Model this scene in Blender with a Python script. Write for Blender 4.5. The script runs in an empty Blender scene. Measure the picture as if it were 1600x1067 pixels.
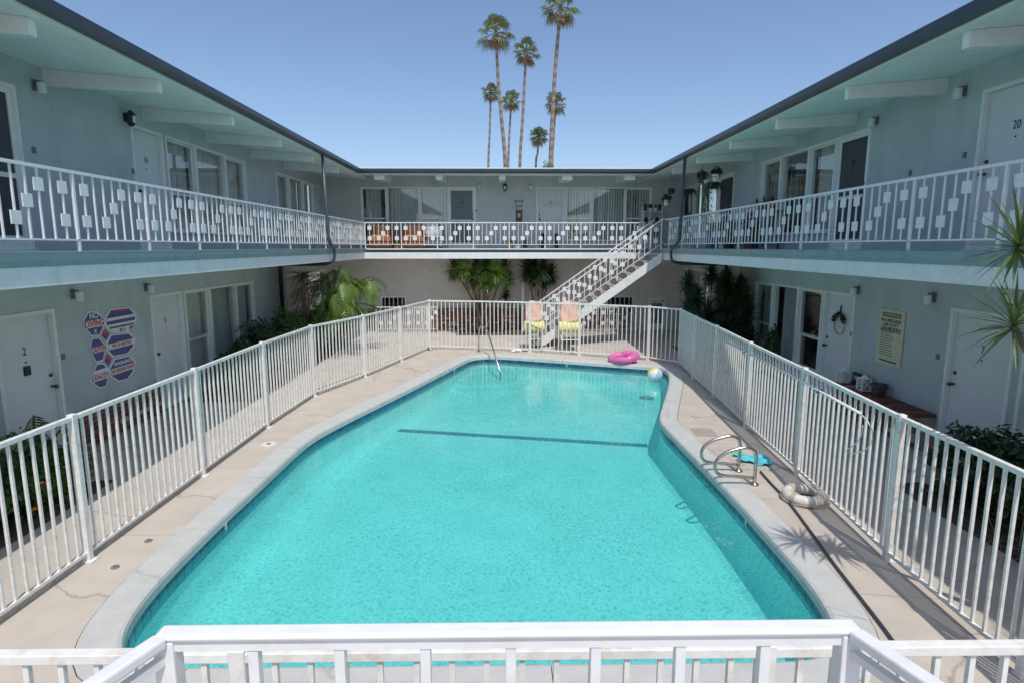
import bpy, bmesh, math, random
from mathutils import Vector, Matrix, Quaternion
random.seed(7)
sc = bpy.context.scene
R = math.radians
# ------------------------------------------------------------------ camera
F, CX, CY, EYE = 930.0, 800.0, 533.5, 2.9
TH = math.atan((CY - 386) / F)
YA = math.atan((CX - 786) / F * math.cos(TH))
cam = bpy.data.cameras.new('camera'); cam.sensor_width = 36; cam.lens = F / 1600 * 36
cam.clip_start = 0.05; cam.clip_end = 3000
camo = bpy.data.objects.new('camera', cam); sc.collection.objects.link(camo)
camo.location = (0, 0, EYE); camo.rotation_euler = (math.pi / 2 - TH, 0, -YA)
sc.camera = camo
# ------------------------------------------------------------------ light
SUN = Vector((0.13, -0.56, 1.0)).normalized()
w = bpy.data.worlds.new('World'); sc.world = w; w.use_nodes = True
nt = w.node_tree
bg = nt.nodes['Background']
sky = nt.nodes.new('ShaderNodeTexSky'); sky.sky_type = 'NISHITA'; sky.sun_disc = False
sky.sun_elevation = math.asin(SUN.z); sky.sun_rotation = math.atan2(SUN.x, SUN.y)
sky.air_density = 0.85; sky.dust_density = 1.4; sky.ozone_density = 2.6; sky.altitude = 50
nt.links.new(sky.outputs[0], bg.inputs[0]); bg.inputs[1].default_value = 0.15
sl = bpy.data.lights.new('sun', 'SUN'); sl.energy = 3.0; sl.angle = R(0.5); sl.color = (1.0, 0.95, 0.88)
so = bpy.data.objects.new('sun', sl); sc.collection.objects.link(so)
so.location = SUN * 60; so.rotation_euler = SUN.to_track_quat('Z', 'Y').to_euler()
sc.view_settings.view_transform = 'Standard'; sc.view_settings.look = 'None'
sc.view_settings.gamma = 1; sc.view_settings.exposure = 0.12
try: sc.view_settings.use_curve_mapping = False
except Exception: pass
sc.render.engine = 'CYCLES'
sc.cycles.use_denoising = True
sc.cycles.max_bounces = 10; sc.cycles.diffuse_bounces = 6; sc.cycles.transparent_max_bounces = 24
sc.cycles.sample_clamp_indirect = 6

# ------------------------------------------------------------------ pixel -> direction helpers
def ray(px, py):
    a = (px - CX) / F; b = -(py - CY) / F
    c, s = math.cos(TH), math.sin(TH)
    v = (a, c + b * s, -s + b * c)
    cy, sy = math.cos(YA), math.sin(YA)
    return (v[0] * cy + v[1] * sy, -v[0] * sy + v[1] * cy, v[2])
def G(px, py, z=0.0):
    r = ray(px, py); t = (z - EYE) / r[2]; return Vector((r[0] * t, r[1] * t, z))
def onX(px, py, x):
    r = ray(px, py); t = x / r[0]; return Vector((x, r[1] * t, EYE + r[2] * t))
def onY(px, py, y):
    r = ray(px, py); t = y / r[1]; return Vector((r[0] * t, y, EYE + r[2] * t))

# ------------------------------------------------------------------ materials
def mat(name, col, rough=0.6, var=0.0, vscale=6.0, bump=0.0, bscale=40.0, metal=0.0, spec=0.5, trans=None, objvar=0.0, stain=None, stainscale=1.2, streak=None, crack=None):
    m = bpy.data.materials.new(name); m.use_nodes = True
    n = m.node_tree.nodes; l = m.node_tree.links; p = n['Principled BSDF']
    p.inputs['Base Color'].default_value = (*col, 1); p.inputs['Roughness'].default_value = rough
    p.inputs['Metallic'].default_value = metal
    p.inputs['Specular IOR Level'].default_value = spec
    out = None
    tc = n.new('ShaderNodeTexCoord')
    src = None
    if var or objvar or stain or streak or crack:
        rgb = n.new('ShaderNodeRGB'); rgb.outputs[0].default_value = (*col, 1); src = rgb.outputs[0]
        geo = n.new('ShaderNodeNewGeometry')
        if var:
            nz = n.new('ShaderNodeTexNoise'); nz.inputs['Scale'].default_value = vscale; nz.inputs['Detail'].default_value = 6
            l.new(geo.outputs['Position'], nz.inputs['Vector'])
            mr = n.new('ShaderNodeMapRange'); mr.inputs[1].default_value = 0.3; mr.inputs[2].default_value = 0.7
            mr.inputs[3].default_value = 1 - var; mr.inputs[4].default_value = 1 + var
            l.new(nz.outputs['Fac'], mr.inputs[0])
            hs = n.new('ShaderNodeHueSaturation'); l.new(src, hs.inputs['Color']); l.new(mr.outputs[0], hs.inputs['Value'])
            src = hs.outputs[0]
        if objvar:
            oi = n.new('ShaderNodeObjectInfo')
            mr = n.new('ShaderNodeMapRange'); mr.inputs[3].default_value = 1 - objvar; mr.inputs[4].default_value = 1 + objvar
            l.new(oi.outputs['Random'], mr.inputs[0])
            hs = n.new('ShaderNodeHueSaturation'); l.new(src, hs.inputs['Color']); l.new(mr.outputs[0], hs.inputs['Value'])
            src = hs.outputs[0]
        if stain:
            nz = n.new('ShaderNodeTexNoise'); nz.inputs['Scale'].default_value = stainscale; nz.inputs['Detail'].default_value = 8
            nz.inputs['Roughness'].default_value = 0.65
            l.new(geo.outputs['Position'], nz.inputs['Vector'])
            mr = n.new('ShaderNodeMapRange'); mr.inputs[1].default_value = 0.5; mr.inputs[2].default_value = 0.72
            mr.inputs[3].default_value = 0; mr.inputs[4].default_value = stain[3]
            l.new(nz.outputs['Fac'], mr.inputs[0])
            mx = n.new('ShaderNodeMix'); mx.data_type = 'RGBA'
            l.new(mr.outputs[0], mx.inputs[0]); l.new(src, mx.inputs[6]); mx.inputs[7].default_value = (*stain[:3], 1)
            src = mx.outputs[2]
        def over(fac, c, src):
            mx = n.new('ShaderNodeMix'); mx.data_type = 'RGBA'; l.new(fac, mx.inputs[0]); l.new(src, mx.inputs[6]); mx.inputs[7].default_value = (*c, 1); return mx.outputs[2]
        if streak:          # rain streaks and patches running down the surface
            mp = n.new('ShaderNodeMapping'); mp.inputs['Scale'].default_value = (2.6, 2.6, 0.22); l.new(geo.outputs['Position'], mp.inputs[0])
            nz = n.new('ShaderNodeTexNoise'); nz.inputs['Scale'].default_value = 1.6; nz.inputs['Detail'].default_value = 9; nz.inputs['Roughness'].default_value = 0.7; l.new(mp.outputs[0], nz.inputs['Vector'])
            mr = n.new('ShaderNodeMapRange'); mr.inputs[1].default_value = 0.53; mr.inputs[2].default_value = 0.75; mr.inputs[4].default_value = streak[3]; l.new(nz.outputs['Fac'], mr.inputs[0]); src = over(mr.outputs[0], streak[:3], src)
        if crack:           # hairline cracks
            nz = n.new('ShaderNodeTexNoise'); nz.inputs['Scale'].default_value = 1.7; nz.inputs['Detail'].default_value = 6; l.new(geo.outputs['Position'], nz.inputs['Vector'])
            mv = n.new('ShaderNodeMix'); mv.data_type = 'RGBA'; mv.inputs[0].default_value = 0.35; l.new(geo.outputs['Position'], mv.inputs[6]); l.new(nz.outputs['Color'], mv.inputs[7])
            vo = n.new('ShaderNodeTexVoronoi'); vo.feature = 'DISTANCE_TO_EDGE'; vo.inputs['Scale'].default_value = crack[4]; l.new(mv.outputs[2], vo.inputs['Vector'])
            mr = n.new('ShaderNodeMapRange'); mr.inputs[1].default_value = 0.0; mr.inputs[2].default_value = 0.008; mr.inputs[3].default_value = crack[3]; mr.inputs[4].default_value = 0.0; l.new(vo.outputs['Distance'], mr.inputs[0]); src = over(mr.outputs[0], crack[:3], src)
        l.new(src, p.inputs['Base Color'])
    if bump:
        nz = n.new('ShaderNodeTexNoise'); nz.inputs['Scale'].default_value = bscale; nz.inputs['Detail'].default_value = 5
        geo2 = n.new('ShaderNodeNewGeometry'); l.new(geo2.outputs['Position'], nz.inputs['Vector'])
        b = n.new('ShaderNodeBump'); b.inputs['Strength'].default_value = bump; b.inputs['Distance'].default_value = 0.02
        l.new(nz.outputs['Fac'], b.inputs['Height']); l.new(b.outputs[0], p.inputs['Normal'])
    if trans:
        tr = n.new('ShaderNodeBsdfTranslucent'); tr.inputs[0].default_value = (*trans[:3], 1)
        if src is not None and False: l.new(src, tr.inputs[0])
        ms = n.new('ShaderNodeMixShader'); ms.inputs[0].default_value = trans[3]
        l.new(p.outputs[0], ms.inputs[1]); l.new(tr.outputs[0], ms.inputs[2])
        l.new(ms.outputs[0], n['Material Output'].inputs[0])
    return m
MT = {}
MT['stucco'] = mat('stucco', (0.50, 0.56, 0.57), 0.85, streak=(0.36, 0.41, 0.42, 0.5), var=0.06, vscale=2.0, bump=0.5, bscale=55, stain=(0.37, 0.43, 0.445, 0.5), stainscale=1.1)
MT['stucco_far'] = mat('stucco_far', (0.55, 0.565, 0.555), 0.85, streak=(0.42, 0.43, 0.42, 0.4), var=0.05, vscale=2.0, bump=0.5, bscale=55, stain=(0.36, 0.36, 0.35, 0.35), stainscale=0.9)
MT['stucco_low_bounce'] = mat('stucco_low_bounce', (0.68, 0.64, 0.59), 0.85, streak=(0.50, 0.46, 0.42, 0.4), var=0.05, vscale=2.0, bump=0.5, bscale=55, stain=(0.45, 0.41, 0.38, 0.35), stainscale=0.9)  # warmer, lighter copy of the far stucco; ground bounce light is in the colour
MT['white'] = mat('white_paint', (0.78, 0.80, 0.79), 0.45, streak=(0.56, 0.57, 0.55, 0.45), var=0.04, vscale=9, stain=(0.55, 0.54, 0.50, 0.35), stainscale=3)
MT['trim'] = mat('trim_paint', (0.76, 0.80, 0.78), 0.5, var=0.05, vscale=5, bump=0.1, bscale=30)
MT['ceil'] = mat('ceiling_paint_bounce', (0.78, 0.86, 0.81), 0.6, var=0.05, vscale=3, bump=0.1, bscale=20)  # white soffit with the pool's mint bounce light mixed into its colour
MT['rail'] = mat('railing_paint', (0.78, 0.79, 0.79), 0.35, var=0.04, vscale=14, stain=(0.6, 0.57, 0.5, 0.3), stainscale=9)
MT['fence'] = mat('fence_paint', (0.79, 0.78, 0.75), 0.38, var=0.07, vscale=20, stain=(0.46, 0.36, 0.25, 0.55), stainscale=9)
MT['slabteal'] = mat('slab_flashing', (0.24, 0.34, 0.36), 0.5, streak=(0.14, 0.20, 0.22, 0.6), var=0.12, vscale=5, stain=(0.2, 0.28, 0.3, 0.5), stainscale=2.5)
MT['balcony'] = mat('balcony_floor', (0.30, 0.32, 0.34), 0.7, var=0.1, vscale=4)
MT['gutter'] = mat('gutter_metal', (0.028, 0.042, 0.06), 0.35, var=0.15, vscale=4)
MT['pipe'] = mat('downpipe_metal', (0.05, 0.075, 0.105), 0.4, var=0.1)
MT['pipeblack'] = mat('drain_pipe_black', (0.018, 0.022, 0.022), 0.4)
MT['roof'] = mat('roof_gravel', (0.62, 0.62, 0.60), 0.9, var=0.15, vscale=20)
MT['door'] = mat('door_paint', (0.66, 0.69, 0.70), 0.4, var=0.03, vscale=3, bump=0.04, bscale=8)
MT['screen'] = mat('screen_mesh_dark', (0.045, 0.052, 0.06), 0.55, var=0.1, vscale=3)
MT['screen2'] = mat('screen_mesh_grey', (0.16, 0.18, 0.20), 0.55, var=0.06, vscale=3)
MT['black'] = mat('black_print', (0.012, 0.013, 0.014), 0.5)
MT['metal'] = mat('steel', (0.55, 0.52, 0.47), 0.22, metal=1.0, var=0.12, vscale=25)
MT['brass'] = mat('dark_bronze', (0.10, 0.085, 0.06), 0.35, metal=0.8)
MT['curtain'] = mat('curtain_cloth', (0.74, 0.75, 0.74), 0.8, var=0.06, trans=(0.5, 0.52, 0.52, 0.25))
MT['blind'] = mat('blind_vinyl', (0.72, 0.73, 0.71), 0.6, objvar=0.08)
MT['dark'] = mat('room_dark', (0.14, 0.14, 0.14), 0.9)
MT['deck'] = mat('deck_concrete', (0.51, 0.455, 0.395), 0.85, crack=(0.22, 0.18, 0.15, 0.55, 0.55), var=0.07, vscale=3, bump=0.25, bscale=60, stain=(0.40, 0.35, 0.30, 0.45), stainscale=1.3, objvar=0.03)
MT['walk'] = mat('walk_concrete', (0.50, 0.46, 0.41), 0.85, crack=(0.2, 0.17, 0.15, 0.5, 0.4), var=0.08, vscale=2.5, bump=0.25, bscale=60, stain=(0.33, 0.31, 0.29, 0.4), stainscale=0.9)
MT['coping'] = mat('coping_concrete', (0.51, 0.515, 0.50), 0.7, crack=(0.3, 0.29, 0.27, 0.5, 0.5), var=0.06, vscale=6, bump=0.2, bscale=50, stain=(0.42, 0.44, 0.44, 0.45), stainscale=2.0)
MT['tile'] = mat('pool_tile', (0.018, 0.075, 0.17), 0.2, var=0.35, vscale=30, objvar=0.35)
MT['plaster'] = mat('pool_plaster', (0.56, 0.83, 0.815), 0.8, var=0.05, vscale=2.0, bump=0.05, bscale=8)
MT['tileline'] = mat('pool_line_tile', (0.03, 0.16, 0.30), 0.3, var=0.4, vscale=18)
MT['mortar'] = mat('mortar', (0.35, 0.30, 0.27), 0.9, var=0.1)
MT['bark'] = mat('bark', (0.20, 0.15, 0.11), 0.9, var=0.3, vscale=18, bump=0.8, bscale=30)
MT['palmbark'] = mat('palm_bark', (0.21, 0.165, 0.135), 0.9, var=0.2, vscale=3, bump=0.6, bscale=8)
MT['leaf'] = mat('leaf_mid', (0.075, 0.14, 0.035), 0.45, var=0.3, vscale=5, trans=(0.11, 0.23, 0.03, 0.35), objvar=0.15)
MT['leafdark'] = mat('leaf_dark', (0.034, 0.068, 0.026), 0.4, var=0.35, vscale=6, trans=(0.05, 0.10, 0.02, 0.22), objvar=0.15)
MT['leafbright'] = mat('leaf_bright', (0.15, 0.24, 0.05), 0.3, var=0.25, vscale=6, trans=(0.15, 0.33, 0.05, 0.35), objvar=0.2)
MT['leafyucca'] = mat('leaf_yucca', (0.10, 0.155, 0.06), 0.45, var=0.3, vscale=7, trans=(0.13, 0.24, 0.06, 0.25), objvar=0.2)
MT['leafpalm'] = mat('leaf_palm', (0.14, 0.17, 0.06), 0.5, var=0.3, vscale=2, trans=(0.12, 0.18, 0.05, 0.25), objvar=0.15)
MT['dryleaf'] = mat('leaf_dry', (0.26, 0.18, 0.11), 0.8, var=0.3, vscale=8, trans=(0.22, 0.14, 0.06, 0.15))
MT['soil'] = mat('soil', (0.07, 0.05, 0.035), 0.95, var=0.3, vscale=15, bump=0.8, bscale=30)
MT['orange'] = mat('flower_orange', (0.75, 0.22, 0.02), 0.5)
MT['red'] = mat('flower_red', (0.55, 0.02, 0.04), 0.5)
MT['terracotta'] = mat('terracotta', (0.42, 0.17, 0.09), 0.75, var=0.15, vscale=12)
MT['potdark'] = mat('glazed_pot_dark', (0.05, 0.05, 0.06), 0.3, var=0.1)
MT['potwhite'] = mat('pot_white', (0.7, 0.69, 0.65), 0.4, var=0.05)
MT['potblue'] = mat('pot_blue', (0.10, 0.20, 0.42), 0.35, var=0.1)
MT['wicker'] = mat('wicker', (0.36, 0.14, 0.07), 0.65, var=0.3, vscale=40, bump=0.8, bscale=70)
MT['cushion'] = mat('cushion_orange', (0.60, 0.30, 0.14), 0.8, var=0.1, vscale=10)
MT['cloth'] = mat('cloth_white', (0.68, 0.67, 0.66), 0.85, var=0.08, vscale=8, bump=0.4, bscale=9)
MT['clothgrey'] = mat('cloth_grey', (0.16, 0.16, 0.18), 0.85, var=0.1)
MT['peach'] = mat('cloth_peach', (0.72, 0.43, 0.33), 0.8, var=0.1, vscale=7, bump=0.3, bscale=12)
MT['yellow'] = mat('cloth_yellow', (0.72, 0.68, 0.30), 0.7, var=0.1, vscale=7, bump=0.3, bscale=12)
MT['pink'] = mat('vinyl_pink', (0.85, 0.22, 0.55), 0.18, var=0.05, vscale=4, trans=(0.9, 0.25, 0.6, 0.3))
MT['vinylwhite'] = mat('vinyl_white', (0.80, 0.82, 0.80), 0.2, trans=(0.8, 0.82, 0.8, 0.15))
MT['vinylyellow'] = mat('vinyl_yellow', (0.85, 0.72, 0.10), 0.2, trans=(0.85, 0.7, 0.1, 0.2))
MT['vinylblue'] = mat('vinyl_blue', (0.45, 0.68, 0.80), 0.2, trans=(0.4, 0.65, 0.8, 0.2))
MT['buoy'] = mat('lifebuoy_white', (0.70, 0.67, 0.60), 0.5, var=0.12, vscale=14, stain=(0.4, 0.36, 0.28, 0.6), stainscale=8)
MT['towel'] = mat('towel_blue', (0.10, 0.50, 0.62), 0.9, var=0.15, vscale=12, bump=0.5, bscale=40)
MT['towelgreen'] = mat('towel_green', (0.12, 0.52, 0.42), 0.9, var=0.15, vscale=12, bump=0.5, bscale=40)
MT['hose'] = mat('hose_rubber', (0.06, 0.055, 0.065), 0.5)
MT['signwhite'] = mat('sign_white', (0.72, 0.74, 0.76), 0.4, var=0.04)
MT['signblue'] = mat('sign_blue', (0.045, 0.065, 0.24), 0.4, var=0.1, vscale=10)
MT['signred'] = mat('sign_red', (0.55, 0.06, 0.05), 0.4)
MT['signfine'] = mat('sign_fine_print', (0.30, 0.33, 0.50), 0.5)
MT['signcream'] = mat('sign_cream', (0.62, 0.60, 0.42), 0.5, var=0.06, vscale=6, stain=(0.45, 0.45, 0.33, 0.4), stainscale=4)
MT['lampglass'] = mat('lamp_opal_glass', (0.72, 0.73, 0.70), 0.25)
MT['wood'] = mat('dark_wood', (0.10, 0.055, 0.03), 0.6, var=0.25, vscale=12)
MT['step'] = mat('step_concrete', (0.36, 0.31, 0.27), 0.85, var=0.1, vscale=6, bump=0.3, bscale=50)
MT['planter_ground'] = MT['soil']
MT['macrame'] = mat('macrame_cord', (0.50, 0.46, 0.38), 0.9, var=0.1)
# brick: each brick its own tone
def brickmat():
    m = bpy.data.materials.new('brick'); m.use_nodes = True; n = m.node_tree.nodes; l = m.node_tree.links
    p = n['Principled BSDF']; p.inputs['Roughness'].default_value = 0.9
    oi = n.new('ShaderNodeObjectInfo'); cr = n.new('ShaderNodeValToRGB'); cr.color_ramp.interpolation = 'CONSTANT'
    el = cr.color_ramp.elements
    cols = [(0.0, (0.17, 0.055, 0.035)), (0.22, (0.22, 0.075, 0.05)), (0.45, (0.13, 0.05, 0.04)), (0.62, (0.26, 0.10, 0.065)), (0.78, (0.09, 0.05, 0.045)), (0.9, (0.48, 0.42, 0.37))]
    el[0].position = 0; el[0].color = (*cols[0][1], 1); el[1].position = cols[1][0]; el[1].color = (*cols[1][1], 1)
    for p0, c in cols[2:]:
        e = el.new(p0); e.color = (*c, 1)
    l.new(oi.outputs['Random'], cr.inputs[0])
    geo = n.new('ShaderNodeNewGeometry'); nz = n.new('ShaderNodeTexNoise'); nz.inputs['Scale'].default_value = 25; nz.inputs['Detail'].default_value = 5
    l.new(geo.outputs['Position'], nz.inputs[0])
    hs = n.new('ShaderNodeHueSaturation'); mr = n.new('ShaderNodeMapRange'); mr.inputs[3].default_value = 0.6; mr.inputs[4].default_value = 1.4
    l.new(nz.outputs['Fac'], mr.inputs[0]); l.new(mr.outputs[0], hs.inputs['Value']); l.new(cr.outputs[0], hs.inputs['Color']); l.new(hs.outputs[0], p.inputs['Base Color'])
    b = n.new('ShaderNodeBump'); b.inputs['Strength'].default_value = 0.6; b.inputs['Distance'].default_value = 0.01
    l.new(nz.outputs['Fac'], b.inputs['Height']); l.new(b.outputs[0], p.inputs['Normal'])
    return m
MT['brick'] = brickmat()
def palmbark():
    m = MT['palmbark']; n = m.node_tree.nodes; l = m.node_tree.links; p = n['Principled BSDF']
    geo = n.new('ShaderNodeNewGeometry'); sp = n.new('ShaderNodeSeparateXYZ'); l.new(geo.outputs['Position'], sp.inputs[0])
    wv = n.new('ShaderNodeMath'); wv.operation = 'MULTIPLY'; wv.inputs[1].default_value = 9.0; l.new(sp.outputs[2], wv.inputs[0])
    nz = n.new('ShaderNodeTexNoise'); nz.inputs['Scale'].default_value = 2.0; l.new(geo.outputs['Position'], nz.inputs[0])
    ad = n.new('ShaderNodeMath'); ad.operation = 'MULTIPLY_ADD'; ad.inputs[1].default_value = 4.0; l.new(nz.outputs['Fac'], ad.inputs[0]); l.new(wv.outputs[0], ad.inputs[2])
    si = n.new('ShaderNodeMath'); si.operation = 'SINE'; l.new(ad.outputs[0], si.inputs[0])
    mr = n.new('ShaderNodeMapRange'); mr.inputs[1].default_value = -1; mr.inputs[3].default_value = 0.7; mr.inputs[4].default_value = 1.25; l.new(si.outputs[0], mr.inputs[0])
    hs = n.new('ShaderNodeHueSaturation'); hs.inputs['Color'].default_value = (0.235, 0.19, 0.165, 1); l.new(mr.outputs[0], hs.inputs['Value']); l.new(hs.outputs[0], p.inputs['Base Color'])
palmbark()
def schlick(n, l, f0, normal=None):
    geo = n.new('ShaderNodeNewGeometry'); d = n.new('ShaderNodeVectorMath'); d.operation = 'DOT_PRODUCT'
    l.new(geo.outputs['Incoming'], d.inputs[0]); l.new(normal or geo.outputs['Normal'], d.inputs[1])
    a = n.new('ShaderNodeMath'); a.operation = 'ABSOLUTE'; l.new(d.outputs['Value'], a.inputs[0])
    s = n.new('ShaderNodeMath'); s.operation = 'SUBTRACT'; s.inputs[0].default_value = 1.0; s.use_clamp = True; l.new(a.outputs[0], s.inputs[1])
    p = n.new('ShaderNodeMath'); p.operation = 'POWER'; p.inputs[1].default_value = 5.0; l.new(s.outputs[0], p.inputs[0])
    m = n.new('ShaderNodeMath'); m.operation = 'MULTIPLY_ADD'; m.inputs[1].default_value = 1 - f0; m.inputs[2].default_value = f0; l.new(p.outputs[0], m.inputs[0])
    return m
# glass: clear pane with a mirror coat that grows toward grazing angles
def glassmat():
    m = bpy.data.materials.new('window_glass'); m.use_nodes = True; n = m.node_tree.nodes; l = m.node_tree.links
    n.remove(n['Principled BSDF'])
    t = n.new('ShaderNodeBsdfTransparent'); t.inputs[0].default_value = (0.95, 0.97, 0.97, 1)
    g = n.new('ShaderNodeBsdfGlossy'); g.inputs['Roughness'].default_value = 0.01
    fr = schlick(n, l, 0.09)
    ms = n.new('ShaderNodeMixShader'); l.new(fr.outputs[0], ms.inputs[0]); l.new(t.outputs[0], ms.inputs[1]); l.new(g.outputs[0], ms.inputs[2])
    l.new(ms.outputs[0], n['Material Output'].inputs[0]); return m
MT['glass'] = glassmat()
def watermat():
    m = bpy.data.materials.new('pool_water'); m.use_nodes = True; n = m.node_tree.nodes; l = m.node_tree.links
    n.remove(n['Principled BSDF'])
    geo = n.new('ShaderNodeNewGeometry')
    nz = n.new('ShaderNodeTexNoise'); nz.inputs['Scale'].default_value = 5.0; nz.inputs['Detail'].default_value = 3; nz.inputs['Distortion'].default_value = 0.4
    l.new(geo.outputs['Position'], nz.inputs[0])
    b = n.new('ShaderNodeBump'); b.inputs['Strength'].default_value = 0.22; b.inputs['Distance'].default_value = 0.03; l.new(nz.outputs['Fac'], b.inputs['Height'])
    # sunlight caustics painted into the transparent tint as a Voronoi mottling
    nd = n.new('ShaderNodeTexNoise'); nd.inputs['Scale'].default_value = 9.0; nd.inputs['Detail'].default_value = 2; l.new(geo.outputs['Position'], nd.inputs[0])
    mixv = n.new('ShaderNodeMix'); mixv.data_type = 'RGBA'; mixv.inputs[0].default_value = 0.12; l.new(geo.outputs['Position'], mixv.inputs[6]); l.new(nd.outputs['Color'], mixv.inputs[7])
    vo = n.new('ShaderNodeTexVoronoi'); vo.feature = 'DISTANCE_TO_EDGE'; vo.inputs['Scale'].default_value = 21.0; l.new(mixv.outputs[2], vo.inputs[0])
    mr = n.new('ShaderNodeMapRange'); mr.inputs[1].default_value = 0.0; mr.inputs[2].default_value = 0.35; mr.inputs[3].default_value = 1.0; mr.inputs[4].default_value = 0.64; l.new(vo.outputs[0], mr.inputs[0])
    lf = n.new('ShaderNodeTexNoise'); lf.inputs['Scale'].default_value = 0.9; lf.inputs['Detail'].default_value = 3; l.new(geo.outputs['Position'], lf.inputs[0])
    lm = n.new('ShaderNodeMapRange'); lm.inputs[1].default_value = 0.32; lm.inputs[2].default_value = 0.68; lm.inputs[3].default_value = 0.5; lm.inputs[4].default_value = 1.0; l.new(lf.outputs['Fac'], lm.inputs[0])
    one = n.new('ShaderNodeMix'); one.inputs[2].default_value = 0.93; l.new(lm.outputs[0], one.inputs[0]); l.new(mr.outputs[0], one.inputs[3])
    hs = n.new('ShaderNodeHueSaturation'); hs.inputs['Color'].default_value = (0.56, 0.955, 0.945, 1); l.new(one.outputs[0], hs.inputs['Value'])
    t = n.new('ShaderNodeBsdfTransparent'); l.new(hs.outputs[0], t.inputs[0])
    g = n.new('ShaderNodeBsdfGlossy'); g.inputs['Roughness'].default_value = 0.03; l.new(b.outputs[0], g.inputs['Normal'])
    fr = schlick(n, l, 0.02, b.outputs[0])
    df = n.new('ShaderNodeBsdfDiffuse'); df.inputs[0].default_value = (0.03, 0.62, 0.62, 1)      # light scattered by the water itself
    m0 = n.new('ShaderNodeMixShader'); m0.inputs[0].default_value = 0.16; l.new(t.outputs[0], m0.inputs[1]); l.new(df.outputs[0], m0.inputs[2])
    ms = n.new('ShaderNodeMixShader'); l.new(fr.outputs[0], ms.inputs[0]); l.new(m0.outputs[0], ms.inputs[1]); l.new(g.outputs[0], ms.inputs[2])
    l.new(ms.outputs[0], n['Material Output'].inputs[0]); return m
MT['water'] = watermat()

# ------------------------------------------------------------------ object helpers
COL = sc.collection
def T(loc): return Matrix.Translation(Vector(loc))
def empty(name, loc, label, cat, group=None):
    o = bpy.data.objects.new(name, None); COL.objects.link(o); o.location = loc; o.empty_display_size = 0.1
    o['label'] = label; o['category'] = cat
    if group: o['group'] = group
    return o
def tag(o, label=None, cat=None, group=None, kind=None):
    for k, v in (('label', label), ('category', cat), ('group', group), ('kind', kind)):
        if v: o[k] = v
    return o
def base_of(p):           # world translation of a parent chain (only translations are used for parents)
    return p['_b'] if False else None
WORLD = {}
def place(o, parent, M=None):
    """M = world matrix (translation/rotation/scale) of the object; parents carry translations only"""
    M = M or Matrix.Identity(4)
    if parent is not None:
        o.parent = parent
        pw = WORLD.get(parent.name)
        if pw is None: pw = Matrix.Translation(parent.location); WORLD[parent.name] = pw
        o.matrix_parent_inverse = Matrix.Identity(4)
        o.matrix_basis = pw.inverted() @ M
    else:
        o.matrix_basis = M
    WORLD[o.name] = M.copy()
    return o
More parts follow.
